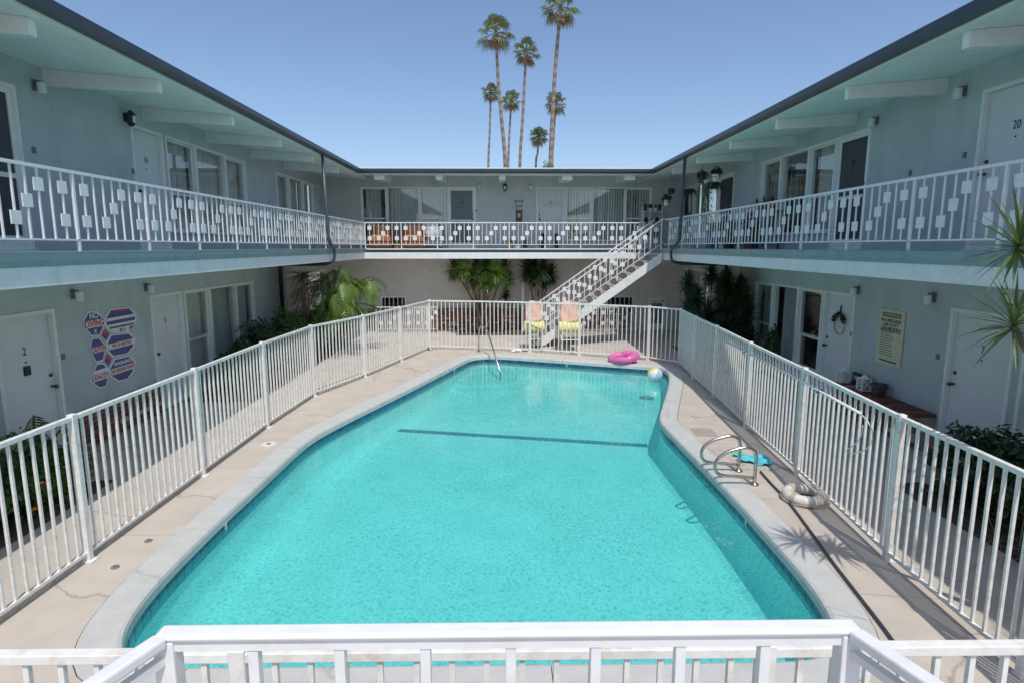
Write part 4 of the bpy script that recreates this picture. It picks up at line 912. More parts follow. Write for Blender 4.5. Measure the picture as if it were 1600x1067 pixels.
# ================================================================== BRICK LEDGES
def brick_ledge(fr, ua, ub, h, depth, label, cap=True):
    n = max(1, round((ub - ua) / 0.205)); L = (ub - ua) / n; rows = max(1, round(h / 0.075)); hz = h / rows
    e = empty('brick_ledge', fr.P((ua + ub) / 2, 0, depth / 2), label, 'brick ledge')
    b = MB(); fbox(b, fr, ua + 0.012, ub - 0.012, -0.045, h - 0.008, 0.001, depth - 0.010); b.build('mortar_core', 'mortar', e)
    br = boxmesh('brick', 'brick', L - 0.011, hz - 0.011, 0.06, 0.003); hb = boxmesh('brick', 'brick', L / 2 - 0.011, hz - 0.011, 0.06, 0.003)
    tp = boxmesh('brick', 'brick', 0.094, 0.05, depth + 0.02, 0.003)
    for r in range(rows - (1 if cap else 0)):
        off = 0.5 * (r % 2)
        for k in range(n + (1 if off else 0)):
            me = br; u = ua + L * (k + 0.5 - off)
            if off and k == 0: me, u = hb, ua + L * 0.25
            elif off and k == n: me, u = hb, ub - L * 0.25
            inst('brick', me, e, fr.M(u, hz * (r + 0.5), depth - 0.03 + random.uniform(-0.003, 0.004)))
    if cap:
        m = round((ub - ua) / 0.105)
        for k in range(m): inst('brick', tp, e, fr.M(ua + (ub - ua) * (k + 0.5) / m, h - 0.025, depth / 2 + 0.012))
    return e
brick_ledge(WL, e2 + 0.12, d3[0] - 0.06, 0.50, 0.14, 'low red brick ledge on the left wall between doors 2 and 3')
brick_ledge(WR, d6[1] + 0.08, d7 - 0.06, 0.50, 0.32, 'wide red brick ledge on the right wall carrying a pot and lanterns')
brick_ledge(WF, onY(690, 500, 20.8).x, onY(838, 500, 20.8).x, 0.74, 0.14, 'red brick ledge on the far wall behind the yucca trunks')
brick_ledge(WF, -4.75, onY(690, 500, 20.8).x - 0.06, 0.74, 0.12, 'dark brick ledge on the far wall behind the left low railing', cap=False)
brick_ledge(WF, 2.0, 4.45, 0.72, 0.12, 'dark brick ledge on the far wall behind the stairs and right low railing', cap=False)
# ================================================================== PLANTS
def strap_leaf(b, c, d, L, w, droop, seg=4):
    d = Vector(d).normalized(); side = d.cross(Vector((0, 0, 1)))
    side = side.normalized() if side.length > 1e-4 else Vector((1, 0, 0))
    side = (side + Vector((random.uniform(-.25, .25), random.uniform(-.25, .25), random.uniform(-.25, .25)))).normalized()
    p = Vector(c); vs = []; fs = []; st = L / seg
    for k in range(seg + 1):
        t = k / seg; ww = w * (0.55 + 1.2 * t if t < 0.35 else (1 - t) / 0.65) * 0.5 + (0.001 if k == seg else 0)
        up = side.cross(d).normalized() * ww * 0.35
        vs += [p - side * ww + up, p, p + side * ww + up]
        d = (d + Vector((0, 0, -droop / seg))).normalized(); p = p + d * st
    for k in range(seg):
        a = 3 * k; fs += [(a, a + 1, a + 4, a + 3), (a + 1, a + 2, a + 5, a + 4)]
    b.add(vs, fs)
def rosette(parent, c, n, L, w, m, droop=0.5, lo=-25, hi=85, name='leaf_rosette', axis=None):
    b = MB(); c = Vector(c)
    for k in range(n):
        az = k * 2.39996 + random.uniform(-.3, .3); t = (k + 0.5) / n; el = R(lo + (hi - lo) * t + random.uniform(-8, 8))
        d = Vector((math.cos(az) * math.cos(el), math.sin(az) * math.cos(el), math.sin(el)))
        if axis: d = (d + Vector(axis) * 0.4).normalized()
        strap_leaf(b, c + Vector((0, 0, 0.06 * t - 0.03)) * (L / 0.5), d, L * random.uniform(.75, 1.1), w, droop * random.uniform(.5, 1.3))
    return b.build(name, m, parent)
def curve(a, c, bend, n=8):
    a, c = Vector(a), Vector(c); m = (a + c) / 2 + Vector(bend); return [a * (1 - t) ** 2 + m * 2 * t * (1 - t) + c * t * t for t in [k / n for k in range(n + 1)]]
def yucca(name, base, heads, label, cat='plant', m='leafyucca', L=0.48, w=0.035, n=60, r0=0.04, skirt=True, lo=-35):
    base = Vector(base); e = empty(name, base, label, cat)
    for h in heads:
        c = Vector(h[:3]); k = h[3] if len(h) > 3 else 1.0; mm = h[4] if len(h) > 4 else m
        b0 = base + Vector((random.uniform(-.18, .18), random.uniform(-.12, .12), -0.03)) * min(1, r0 / 0.05)
        P = curve(b0, c, ((b0.x - c.x) * 0.25 + random.uniform(-.05, .05), 0, -0.1)); MB().tube(P, [r0 * (1 - 0.45 * i / 8) * k for i in range(9)], 8).build('trunk', 'bark', e, smooth=True)
        rosette(e, c, int(n * k), L * k, w, mm, lo=lo)
        if skirt:
            b = MB()
            for q in range(14):
                az = random.uniform(0, 6.28); strap_leaf(b, c - Vector((0, 0, 0.06 + 0.1 * random.random())), (math.cos(az) * 0.6, math.sin(az) * 0.6, -0.7), L * 0.6 * k, w * 0.8, 0.6, 3)
            b.build('dry_leaves', 'dryleaf', e)
    return e
def leafblob(b, c, rad, n, size, shell=0.55, flat=1.0):
    c = Vector(c)
    for _ in range(n):
        while True:
            v = Vector((random.uniform(-1, 1), random.uniform(-1, 1), random.uniform(-1, 1)))
            if shell < v.length < 1: break
        lump = 0.82 + 0.2 * math.sin(v.x * 5 + c.x * 3) * math.sin(v.y * 5 + c.y) + 0.12 * math.sin(v.z * 7 + 1)
        p = c + Vector((v.x * rad[0], v.y * rad[1], v.z * rad[2])) * lump
        nrm = (v * 0.6 + Vector((random.uniform(-1, 1), random.uniform(-1, 1), random.uniform(-.3, 1.2)))).normalized()
        a = nrm.orthogonal().normalized(); a = Quaternion(nrm, random.uniform(0, 6.28)) @ a; bt = nrm.cross(a); s = size * random.uniform(.6, 1.25)
        b.add([p - a * s, p + bt * s * 0.42 + nrm * s * 0.12, p + a * s, p - bt * s * 0.42 + nrm * s * 0.12], [(0, 1, 2), (0, 2, 3)])
def shrub(name, blobs, label, m='leaf', size=0.05, dens=900, cat='shrub', flowers=None, zmin=-0.03, group=None):
    c0 = Vector(blobs[0][0]); e = empty(name, (c0.x, c0.y, 0), label, cat, group); b = MB(); sb = MB()
    for c, rad in blobs:
        vol = rad[0] * rad[1] + rad[1] * rad[2] + rad[0] * rad[2]; leafblob(b, c, rad, int(dens * vol), size)
        for k in range(4):
            g = Vector((c[0] + random.uniform(-.2, .2) * rad[0], c[1] + random.uniform(-.2, .2) * rad[1], -0.04)); q = Vector(c) + Vector((random.uniform(-.6, .6) * rad[0], random.uniform(-.6, .6) * rad[1], rad[2] * 0.5))
            sb.tube(curve(g, q, (0, 0, 0.05), 4), [0.014, 0.012, 0.01, 0.008, 0.005], 5)
    b.build('foliage', m, e); tag(sb.build('stems', 'bark', e), kind='stuff')
    if flowers:
        fm, spots = flowers
        for p in spots:
            fb = MB()
            for q in range(7):
                t = q * 0.9; d = Vector((math.cos(t), math.sin(t), random.uniform(.1, .6))) * 0.045; s_ = d.cross(Vector((0, 0, 1))).normalized() * 0.02
                P = Vector(p); fb.add([P, P + d * 0.6 + s_, P + d, P + d * 0.6 - s_], [(0, 1, 2, 3)])
            fb.build('flower', fm, e)
    return e
random.seed(21)
# soil beds
for nm, x0, x1, y0, y1 in (('planting_bed', -6.2, -4.95, 3.2, 7.35), ('planting_bed', -6.2, -4.72, 11.2, 18.6), ('planting_bed', 4.85, 6.3, 3.0, 7.1), ('planting_bed', 5.0, 6.3, 13.6, 17.6), ('planting_bed', -1.6, 1.2, 19.85, 20.85)):
    b = MB(); n = 14
    vs = [(x0 + (x1 - x0) * i / n, y0 + (y1 - y0) * j / n, -0.02 + 0.02 * random.random() - (0.04 if i in (0, n) or j in (0, n) else 0)) for j in range(n + 1) for i in range(n + 1)]
    b.add(vs, [(j * (n + 1) + i, j * (n + 1) + i + 1, (j + 1) * (n + 1) + i + 1, (j + 1) * (n + 1) + i) for j in range(n) for i in range(n)])
    tag(b.build(nm, 'soil', smooth=True), kind='structure')
# left hedge with orange flowers
shrub('flowering_hedge', [((-5.45, 6.55, 0.30), (0.66, 0.75, 0.50)), ((-5.5, 5.5, 0.32), (0.64, 0.85, 0.52)), ((-5.5, 4.4, 0.32), (0.66, 0.85, 0.52))], 'low green hedge with orange flowers beside the near left walkway', 'leaf', 0.04, 5200,
      flowers=('orange', [(-4.90, 6.45, 0.46), (-4.86, 6.6, 0.32), (-4.85, 6.85, 0.34), (-4.88, 5.9, 0.2), (-4.88, 5.3, 0.3), (-4.86, 6.72, 0.22), (-4.85, 6.0, 0.45)]))
# philodendrons: deeply cut leaves, each its own object
def philo_leaf(mname):
    b = MB(); n = 9
    def rib(t): return Vector((0, t, 0.10 * math.sin(t * 2.6) - 0.28 * t * t))
    for k in range(n):
        t = 0.03 + 0.9 * k / n; t2 = t + 0.045; w_ = 0.38 * math.sin(math.pi * (0.2 + 0.75 * (k + 0.5) / n)) ** 0.8
        for s in (-1, 1):
            a, c = rib(t), rib(t2); fw = 0.16 + 0.14 * (k / n)
            m1 = rib(t + 0.02) + Vector((s * w_ * 0.55, fw * 0.45, -0.03)); m2 = rib(t + 0.02) + Vector((s * w_ * 0.52, fw * 0.45 + 0.062, -0.02)); tip = rib(t + 0.05) + Vector((s * w_, fw, -0.10))
            b.add([a, m1, tip, m2, c], [(0, 1, 3, 4), (1, 2, 3)] if s > 0 else [(4, 3, 1, 0), (3, 2, 1)])
    b.add([rib(0.9) + Vector((-0.03, 0, 0)), rib(0.9) + Vector((0.03, 0, 0)), rib(1.12) + Vector((0, 0.03, -0.02))], [(0, 1, 2)])
    b.tube([rib(t) - Vector((0, 0, 0.008)) for t in (0, .3, .6, .9)], [0.012, 0.01, 0.007, 0.004], 5)
    return b.mesh('leaf', mname)
PHM = {m: philo_leaf(m) for m in ('leafbright', 'leaf', 'leafdark')}
def philodendron(base, leaves, label, trunk_h=0.6):
    base = Vector(base); e = empty('philodendron', base, label, 'plant'); top = base + Vector((0.05, 0, trunk_h))
    if trunk_h > 0.1: MB().tube(curve(base - Vector((0, 0, 0.05)), top, (0.08, 0, 0)), [0.07 - 0.003 * i for i in range(9)], 8).build('trunk', 'bark', e, smooth=True)
    for (tip, size, m, az, pitch) in leaves:
        P = Vector(tip); pts = curve(top, P, (0, 0, 0.18)); MB().tube(pts, 0.011, 5).build('leaf_stalk', 'leaf', e)
        M = T(P) @ Matrix.Rotation(az, 4, 'Z') @ Matrix.Rotation(pitch, 4, 'X') @ Matrix.Rotation(random.uniform(-.4, .4), 4, 'Y') @ Matrix.Scale(size, 4)
        inst('leaf', PHM[m], e, M)
    return e
def spray(cx, cy, cz, n, r, mats, size, zr):
    out = []
    for k in range(n):
        az = k * 2.39996 + random.uniform(-.4, .4); rr = r * math.sqrt((k + .5) / n) * random.uniform(.7, 1.1)
        d = Vector((math.cos(az), math.sin(az), 0)); out.append(((cx + d.x * rr, cy + d.y * rr, cz + zr * (1 - (rr / r) ** 1.3) + random.uniform(-.15, .15)), size * random.uniform(.75, 1.15), random.choice(mats), az - math.pi / 2, R(random.uniform(-75, -5))))
    return out
philodendron((-4.95, 17.2, 0), spray(-4.62, 16.8, 1.66, 44, 0.85, ['leafbright', 'leafbright', 'leaf'], 0.62, 0.62) + spray(-4.5, 16.5, 1.05, 24, 0.65, ['leaf', 'leafdark', 'leafbright'], 0.66, 0.5) + spray(-3.85, 16.9, 1.7, 10, 0.35, ['leafbright'], 0.62, 0.4), 'tall bright philodendron with deeply cut leaves in the far left corner', 1.3)
philodendron((-5.7, 7.0, 0), spray(-5.6, 7.0, 0.55, 9, 0.4, ['leafdark', 'leaf'], 0.5, 0.35), 'dark philodendron with cut leaves in front of door 2', 0.2)
philodendron((-5.55, 13.5, 0), spray(-5.55, 13.6, 0.75, 16, 0.5, ['leafdark', 'leaf'], 0.5, 0.5), 'dark philodendron beside the left lower window, left of the drain pipe', 0.4)
# dry yucca skirt in the far left corner
dy = empty('dry_yucca', (-5.45, 15.9, 0), 'dried brown yucca with hanging dead leaves in front of the left corner window', 'plant')
MB().tube(curve((-5.45, 15.9, -0.04), (-5.3, 15.9, 2.1), (0.1, 0, 0)), [0.08 - 0.004 * i for i in range(9)], 8).build('trunk', 'bark', dy, smooth=True)
b = MB()
for k in range(240):
    az = random.uniform(0, 6.28); z = random.uniform(0.9, 2.2); strap_leaf(b, (-5.35 + 0.05 * math.cos(az), 15.9 + 0.05 * math.sin(az), z), (math.cos(az), math.sin(az), random.uniform(-.6, .5)), random.uniform(.35, .75), 0.022, random.uniform(.8, 2.2), 5)
b.build('dead_leaves', 'dryleaf', dy)
b = MB()
for k in range(60):
    az = random.uniform(0, 6.28); strap_leaf(b, (-5.3, 15.9, 2.15), (math.cos(az), math.sin(az), random.uniform(-.1, .9)), 0.5, 0.035, 0.8)
b.build('leaf_rosette', 'leafdark', dy)
shrub('corner_shrub', [((-5.45, 12.3, 0.40), (0.6, 0.75, 0.6)), ((-5.45, 13.4, 0.5), (0.62, 0.8, 0.75))], 'low dark green shrub under the left lower window', 'leafdark', 0.055, 3200)
shrub('corner_shrub', [((-5.35, 14.7, 0.55), (0.65, 0.8, 0.85)), ((-5.25, 15.7, 0.5), (0.6, 0.7, 0.75))], 'dense green shrub behind the left fence, below the dry yucca', 'leaf', 0.055, 3200)
shrub('variegated_shrub', [((-4.95, 15.9, 0.85), (0.4, 0.45, 0.45))], 'small yellowish green shrub in front of the philodendron', 'leafbright', 0.055, 3400)
shrub('corner_shrub', [((-5.1, 17.4, 0.6), (0.7, 0.9, 0.9))], 'dark shrub at the foot of the bright philodendron', 'leafdark', 0.06, 3000)
# right beds
shrub('flowering_bush', [((5.5, 6.45, 0.40), (0.66, 0.6, 0.52)), ((5.55, 5.6, 0.46), (0.66, 0.75, 0.58)), ((5.6, 4.5, 0.46), (0.68, 0.85, 0.56))], 'dark bush with red flowers in front of door 7', 'leafdark', 0.05, 3600,
      flowers=('red', [(4.92, 6.55, 0.62), (4.90, 6.4, 0.60), (4.84, 6.75, 0.25), (5.6, 5.7, 0.98), (5.55, 5.9, 1.0), (5.5, 5.65, 0.97), (4.95, 6.5, 0.1), (5.65, 5.5, 0.99)]))
b = MB()
for k in range(140):
    y = random.uniform(3.6, 5.6); strap_leaf(b, (random.uniform(4.9, 5.3), y, 0), (random.uniform(-1, .3), random.uniform(-.6, .6), random.uniform(.3, 1)), random.uniform(.3, .6), 0.014, 1.6, 4)
tag(b.build('dry_grass', 'dryleaf'), 'tangle of dry grass at the edge of the near right bed', 'grass', kind='stuff')
# yuccas under the far balcony
yucca('yucca_tree', (-0.75, 20.15, 0), [(-1.35, 19.85, 2.22, 1.05), (-0.9, 20.1, 2.15, 1.05), (-0.22, 19.55, 2.05, 1.05, 'leafbright'), (-0.60, 19.55, 1.70, 0.85, 'leafbright'), (-1.28, 19.5, 2.15, 0.9, 'leafbright'), (0.05, 20.0, 2.15, 1.05), (-1.65, 20.1, 2.15, 1.0), (0.2, 19.95, 1.75, 0.75), (-1.05, 20.05, 1.80, 0.9), (-0.55, 20.1, 2.2, 1.0), (-0.35, 19.9, 1.85, .9), (-0.8, 19.75, 1.95, .9)], 'large multi-headed yucca in front of the brick ledge', 'yucca', n=170, L=0.5, w=0.042, lo=-65)  # front heads: sunshine put into the colour by the brighter leaf material
yucca('yucca_tree', (1.2, 20.2, 0), [(0.8, 20.1, 2.1, 1.1), (1.35, 19.9, 2.15, 1.1), (1.6, 20.1, 1.95, 1.05), (1.05, 20.3, 2.2, 1.1), (1.0, 19.9, 1.85, .9), (1.4, 20.2, 1.8, .9)], 'dark yucca with slim trunks right of the white balcony post', 'yucca', m='leafdark', n=170, L=0.48, w=0.042, lo=-65)
yucca('yucca_tree', (0.1, 20.4, 0), [(0.1, 20.3, 1.3, 0.8)], 'small dark yucca between the two taller yuccas', 'yucca', m='leafdark', n=110, L=0.42, w=0.04)
# right corner dracaenas
hd = []
for k in range(20): hd.append((5.0 + 0.95 * random.random(), 14.6 + 1.7 * random.random(), 0.7 + 1.3 * random.random(), random.uniform(.8, 1.05)))
yucca('dracaena_clump', (5.5, 15.5, 0), hd + [(5.35, 15.3, 2.2, .9), (4.85, 15.6, 1.95, .9), (4.95, 15.3, 1.5, 1), (5.2, 15.0, 1.2, 1)], 'dense dark dracaena clump in the far right corner under the drain pipe', 'plant', m='leafdark', L=0.45, w=0.055, n=130, r0=0.02, skirt=False, lo=-75)
yucca('dracaena_clump', (5.85, 14.5, 0), [(5.85, 14.4, 1.6, 1), (5.7, 14.2, 1.05, 1), (5.95, 14.1, 0.7, .9), (5.5, 14.6, 0.9, .9), (5.9, 14.3, 1.3, 1)], 'smaller dark dracaena between the corner clump and the lower right window', 'plant', m='leafdark', L=0.42, w=0.05, n=130, r0=0.02, skirt=False, lo=-75)
shrub('corner_shrub', [((5.5, 14.6, 0.4), (0.6, 1.0, 0.6))], 'low dark shrub below the far right dracaenas', 'leafdark', 0.055, 3000)
shrub('potted_vine', [((5.85, 12.7, 0.75), (0.16, 0.22, 0.5))], 'narrow leafy vine climbing in front of the lower right window', 'leafdark', 0.045, 4600)
# foreground dracaena at the right edge
yucca('dracaena_tree', (4.5, 3.6, 0), [(3.36, 3.88, 2.90, 1.0), (3.52, 4.02, 2.36, 0.95)], 'tall dracaena with spiky heads at the right edge beside the fence', 'tree', m='leafyucca', L=0.42, w=0.03, n=52, r0=0.036, skirt=False, lo=-40)
# ---- palms beyond the far roof
def palm(name, pix, Y, label, R_, n=20, dead=6):
    P = [onY(x, y, Y) for x, y in pix]; gx = P[0].x + (P[0].x - P[1].x) * 0.4
    P = [Vector((gx, Y, -0.1))] + P; top = P[-1]; e = empty(name, P[0], label, 'palm tree', 'tall fan palms beyond the far roof')
    Q = []
    for i in range(len(P) - 1):
        p0, p1, p2, p3 = P[max(i - 1, 0)], P[i], P[i + 1], P[min(i + 2, len(P) - 1)]
        for k in range(6):
            t = k / 6; Q.append(0.5 * ((2 * p1) + (p2 - p0) * t + (2 * p0 - 5 * p1 + 4 * p2 - p3) * t * t + (3 * p1 - p0 - 3 * p2 + p3) * t ** 3))
    Q.append(top); N = len(Q); MB().tube(Q, [R_ * 0.12 * (1 - 0.38 * i / N) + (0.12 if i < 2 else 0) for i in range(N)], 10).build('trunk', 'palmbark', e, smooth=True)
    def fans(b, n, elo, ehi, s, dr):
        for k in range(n):
            az = k * 2.39996 + random.uniform(-.3, .3); el = R(elo + (ehi - elo) * (k + .5) / n + random.uniform(-10, 10)); d = Vector((math.cos(az) * math.cos(el), math.sin(az) * math.cos(el), math.sin(el)))
            L = R_ * random.uniform(.4, .72) * s; mid = top + d * L * 0.5; hub = top + d * L - Vector((0, 0, 0.12 * L)); b.tube([top, mid, hub], 0.03, 4)
            side = d.cross(Vector((0, 0, 1))).normalized(); fl = R_ * random.uniform(.45, .6) * s
            for q in range(15):
                a = R(-110 + 220 * q / 14); dd = (d * math.cos(a) + side * math.sin(a)).normalized(); nn = side.cross(d)
                tip = hub + dd * fl * (0.8 + 0.2 * math.cos(a)) + Vector((0, 0, -dr * fl * random.uniform(.2, .6))); w_ = dd.cross(nn).normalized() * fl * 0.065; m_ = hub + dd * fl * 0.55 + nn * 0.03
                b.add([hub, m_ + w_, tip, m_ - w_], [(0, 1, 2, 3)])
    b = MB(); fans(b, n, -45, 75, 1.0, 0.9); b.build('crown', 'leafpalm', e)
    b = MB(); fans(b, dead, -80, -45, 0.8, 1.0); b.build('dead_fronds', 'dryleaf', e)
palm('fan_palm', [(790, 268), (783, 180), (778, 120), (775, 52)], 50, 'tall leaning fan palm, left of the three tallest palms', 1.5)
palm('fan_palm', [(812, 268), (817, 180), (820, 120), (822, 82)], 50, 'tall fan palm in the middle of the three tallest palms', 1.2)
palm('fan_palm', [(860, 262), (865, 150), (870, 80), (876, 12)], 50, 'tallest fan palm whose crown touches the top of the picture', 1.65)
palm('fan_palm', [(763, 268), (765, 210), (767, 145)], 62, 'short slim fan palm, leftmost of the palms', 1.15)
palm('fan_palm', [(794, 268), (796, 210), (799, 158)], 62, 'short fan palm between the two left tall palms', 1.2)
palm('fan_palm', [(862, 268), (866, 200), (868, 162)], 62, 'fan palm whose crown sits behind the trunk of the tallest palm', 1.3)
palm('fan_palm', [(837, 268), (840, 240), (842, 214)], 56, 'smallest fan palm, just above the roof right of the middle palm', 1.0, n=26, dead=6)
tb = onY(856, 268, 40); tr = empty('round_tree', (tb.x, 40, 0), 'round green treetop just showing above the far roof below the tallest palm', 'tree')
MB().tube(curve((tb.x, 40, -0.1), (tb.x, 40, tb.z - 0.5), (0.2, 0, 0)), [0.2 - 0.01 * i for i in range(9)], 8).build('trunk', 'bark', tr, smooth=True)
b = MB(); leafblob(b, (tb.x, 40, tb.z - 0.35), (0.75, 0.75, 0.95), 2600, 0.09, 0.2); b.build('crown', 'leafbright', tr)
# ================================================================== POOLSIDE THINGS
random.seed(5)
def ladder_rail(y, dx, label):
    prof = [(3.1, 0), (3.1, .2), (3.1, .36), (3.07, .44), (2.98, .48), (2.88, .465), (2.74, .42), (2.64, .35), (2.60, .26), (2.62, .17), (2.70, .125), (2.85, .11), (3.085, .09)]
    e = empty('grab_rail', (3.1 + dx, y, 0), label, 'grab rail', 'pool grab rails')
    P = [Vector((x + dx, y, z)) for x, z in prof]; Q = []
    for i in range(len(P) - 1):
        p0, p1, p2, p3 = P[max(i - 1, 0)], P[i], P[i + 1], P[min(i + 2, len(P) - 1)]
        for k in range(5):
            t = k / 5; Q.append(0.5 * ((2 * p1) + (p2 - p0) * t + (2 * p0 - 5 * p1 + 4 * p2 - p3) * t * t + (3 * p1 - p0 - 3 * p2 + p3) * t ** 3))
    Q.append(P[-1]); MB().tube(Q, 0.021, 10).build('rail_tube', 'metal', e, smooth=True)
    MB().lathe([(0.055, 0), (0.055, 0.012), (0.035, 0.03), (0.023, 0.035)], (3.1 + dx, y, 0.002), 16).build('flange', 'metal', e, smooth=True)
ladder_rail(6.95, 0, 'bent steel grab rail at the right pool edge, the nearer of two')
ladder_rail(7.40, -0.02, 'bent steel grab rail at the right pool edge, the farther of two')
hr = empty('handrail', (-0.68, 16.5, 0), 'slim steel handrail sloping into the far left pool corner', 'handrail')
P = [Vector(p) for p in [(-0.69, 16.45, 0), (-0.68, 16.45, .5), (-0.66, 16.42, .68), (-0.58, 16.3, .76), (-0.45, 16.1, .70), (-0.08, 14.75, -0.2), (-0.06, 14.7, -0.55)]]
MB().tube(P, 0.02, 10).build('rail_tube', 'metal', hr, smooth=True); MB().lathe([(0.05, 0), (0.05, 0.012), (0.03, 0.03)], (-0.69, 16.45, 0.002), 14).build('flange', 'metal', hr)
# beach ball, six gores
bc = Vector((3.47, 13.3, -0.15 + 0.165)); bb = empty('beach_ball', bc - Vector((0, 0, 0.17)), 'white, yellow and pale blue beach ball floating in the far right pool corner', 'ball')
tilt = Matrix.Rotation(R(25), 4, 'X') @ Matrix.Rotation(R(20), 4, 'Y')
for g in range(6):
    b = MB(); vs = []; fs = []; nu, nv = 5, 12
    for j in range(nv + 1):
        ph = math.pi * j / nv
        for i in range(nu + 1):
            t = math.pi / 3 * (g + i / nu) + R(70); vs.append(bc + (tilt @ Vector((math.sin(ph) * math.cos(t), math.sin(ph) * math.sin(t), math.cos(ph)))) * 0.175)
    for j in range(nv):
        for i in range(nu): a = j * (nu + 1) + i; fs.append((a, a + 1, a + nu + 2, a + nu + 1))
    b.add(vs, fs).build('panel', ['vinylwhite', 'vinylyellow', 'vinylwhite', 'vinylblue', 'vinylwhite', 'vinylyellow'][g], bb, smooth=True)
# pink swim ring leaning on the far fence
pr = empty('swim_ring', (3.05, 14.86, 0), 'shiny pink inflatable swim ring lying against the far fence', 'swim ring')
Mr = T((3.05, 14.88, 0.125)) @ Matrix.Rotation(R(-24), 4, 'Z') @ Matrix.Rotation(R(7), 4, 'X') @ Matrix.Rotation(R(-7), 4, 'Y')
b = MB(); n = 36; b.tube([Mr @ Vector((0.31 * math.cos(2 * math.pi * k / n), 0.25 * math.sin(2 * math.pi * k / n), 0.01 * math.sin(k))) for k in range(n)], [0.09 + 0.006 * math.sin(k * 2.1) + 0.018 * math.cos(k * 6.2832 / n - 0.6) for k in range(n)], 16, closed=True); b.build('tube', 'pink', pr, smooth=True)
b = MB(); p = Mr @ Vector((0.29, 0, 0.10)); b.tube([p, p + Vector((0, 0, 0.03))], 0.012, 8); b.build('valve', 'vinylwhite', pr)
# lifebuoy
lbp = G(1257, 781); lb = empty('lifebuoy', lbp, 'weathered white lifebuoy with rope lying on the deck by the right fence', 'lifebuoy')
b = MB(); b.tube([lbp + Vector((0.19 * math.cos(2 * math.pi * k / 40), 0.19 * math.sin(2 * math.pi * k / 40), 0.066 + 0.006 * math.cos(2 * math.pi * k / 40))) for k in range(40)], 0.06, 14, closed=True); b.build('ring', 'buoy', lb, smooth=True)
for q in range(4):
    t = R(30 + 90 * q); c = lbp + Vector((0.19 * math.cos(t), 0.19 * math.sin(t), 0.066)); rd = Vector((math.cos(t), math.sin(t), 0)); b = MB()
    for o_ in (-0.02, 0, 0.02):
        tg = Vector((-rd.y, rd.x, 0)) * o_
        b.tube([c + tg + (rd * math.cos(a) + Vector((0, 0, 1)) * math.sin(a)) * 0.064 for a in [2 * math.pi * k / 14 for k in range(14)]], 0.007, 5, closed=True)
    b.build('rope_band', 'macrame', lb, smooth=True)
b = MB(); P = [lbp + Vector((0.26 * math.cos(t), 0.26 * math.sin(t), 0.02 + 0.05 * abs(math.sin(2 * (t - R(30)))) * 0.3)) for t in [R(30) + 2 * math.pi * k / 40 for k in range(41)]]; b.tube(P, 0.006, 5); b.build('rope', 'macrame', lb)
# crumpled towels
def crumple(name, c, sx, sy, h, m, label, rot=0.0, cat='towel', m2=None):
    c = Vector(c); n = 26; vs = []; fs = []; s0 = random.uniform(0, 50)
    for j in range(n + 1):
        for i in range(n + 1):
            u, v = i / n * 2 - 1, j / n * 2 - 1; rad = 1 + 0.25 * math.sin(3 * math.atan2(v, u) + s0)
            z = h * (0.5 + 0.5 * math.sin(u * 5 + s0 + 2 * v) * math.cos(v * 4.3 + s0 - u)) * max(0, 1 - (u * u + v * v) * 0.45) + 0.012
            z += 0.2 * h * math.sin(u * 13 + v * 9 + s0)
            z = max(z, 0.006 + 0.004 * ((i + j) % 2))
            p = Matrix.Rotation(rot, 3, 'Z') @ Vector((u * sx * rad * 0.5, v * sy * rad * 0.5, z)); vs.append(c + p)
    for j in range(n):
        for i in range(n):
            u, v = (i + .5) / n * 2 - 1, (j + .5) / n * 2 - 1
            if u * u + v * v < 1.15: fs.append((j * (n + 1) + i, j * (n + 1) + i + 1, (j + 1) * (n + 1) + i + 1, (j + 1) * (n + 1) + i))
    o = MB().add(vs, fs).build(name, m, smooth=True); sm = o.modifiers.new('s', 'SUBSURF'); sm.levels = 1; sm.render_levels = 1
    return tag(o, label, cat)
crumple('towel', G(1182, 720), 0.42, 0.34, 0.075, 'towel', 'crumpled turquoise towel on the deck behind the grab rails', 0.3)
crumple('towel', G(1153, 711), 0.16, 0.16, 0.05, 'towelgreen', 'small green cloth beside the turquoise towel', 0.9)
crumple('white_cloth', G(810, 549), 0.42, 0.22, 0.09, 'cloth', 'crumpled white cloth on the deck at the foot of the far fence', 0.1, 'cloth')
# hose along the right deck
hp = [G(x, y) + Vector((0, 0, 0.02)) for x, y in [(1188, 738), (1205, 757), (1232, 786), (1262, 826), (1300, 879), (1340, 931), (1382, 986), (1420, 1040), (1450, 1085)]]
Q = []
for i in range(len(hp) - 1):
    p0, p1, p2, p3 = hp[max(i - 1, 0)], hp[i], hp[i + 1], hp[min(i + 2, len(hp) - 1)]
    for k in range(6):
        t = k / 6; Q.append(0.5 * ((2 * p1) + (p2 - p0) * t + (2 * p0 - 5 * p1 + 4 * p2 - p3) * t * t + (3 * p1 - p0 - 3 * p2 + p3) * t ** 3))
tag(MB().tube(Q, 0.012, 8).build('garden_hose', 'hose', smooth=True), 'dark hose lying along the deck beside the right fence', 'hose')
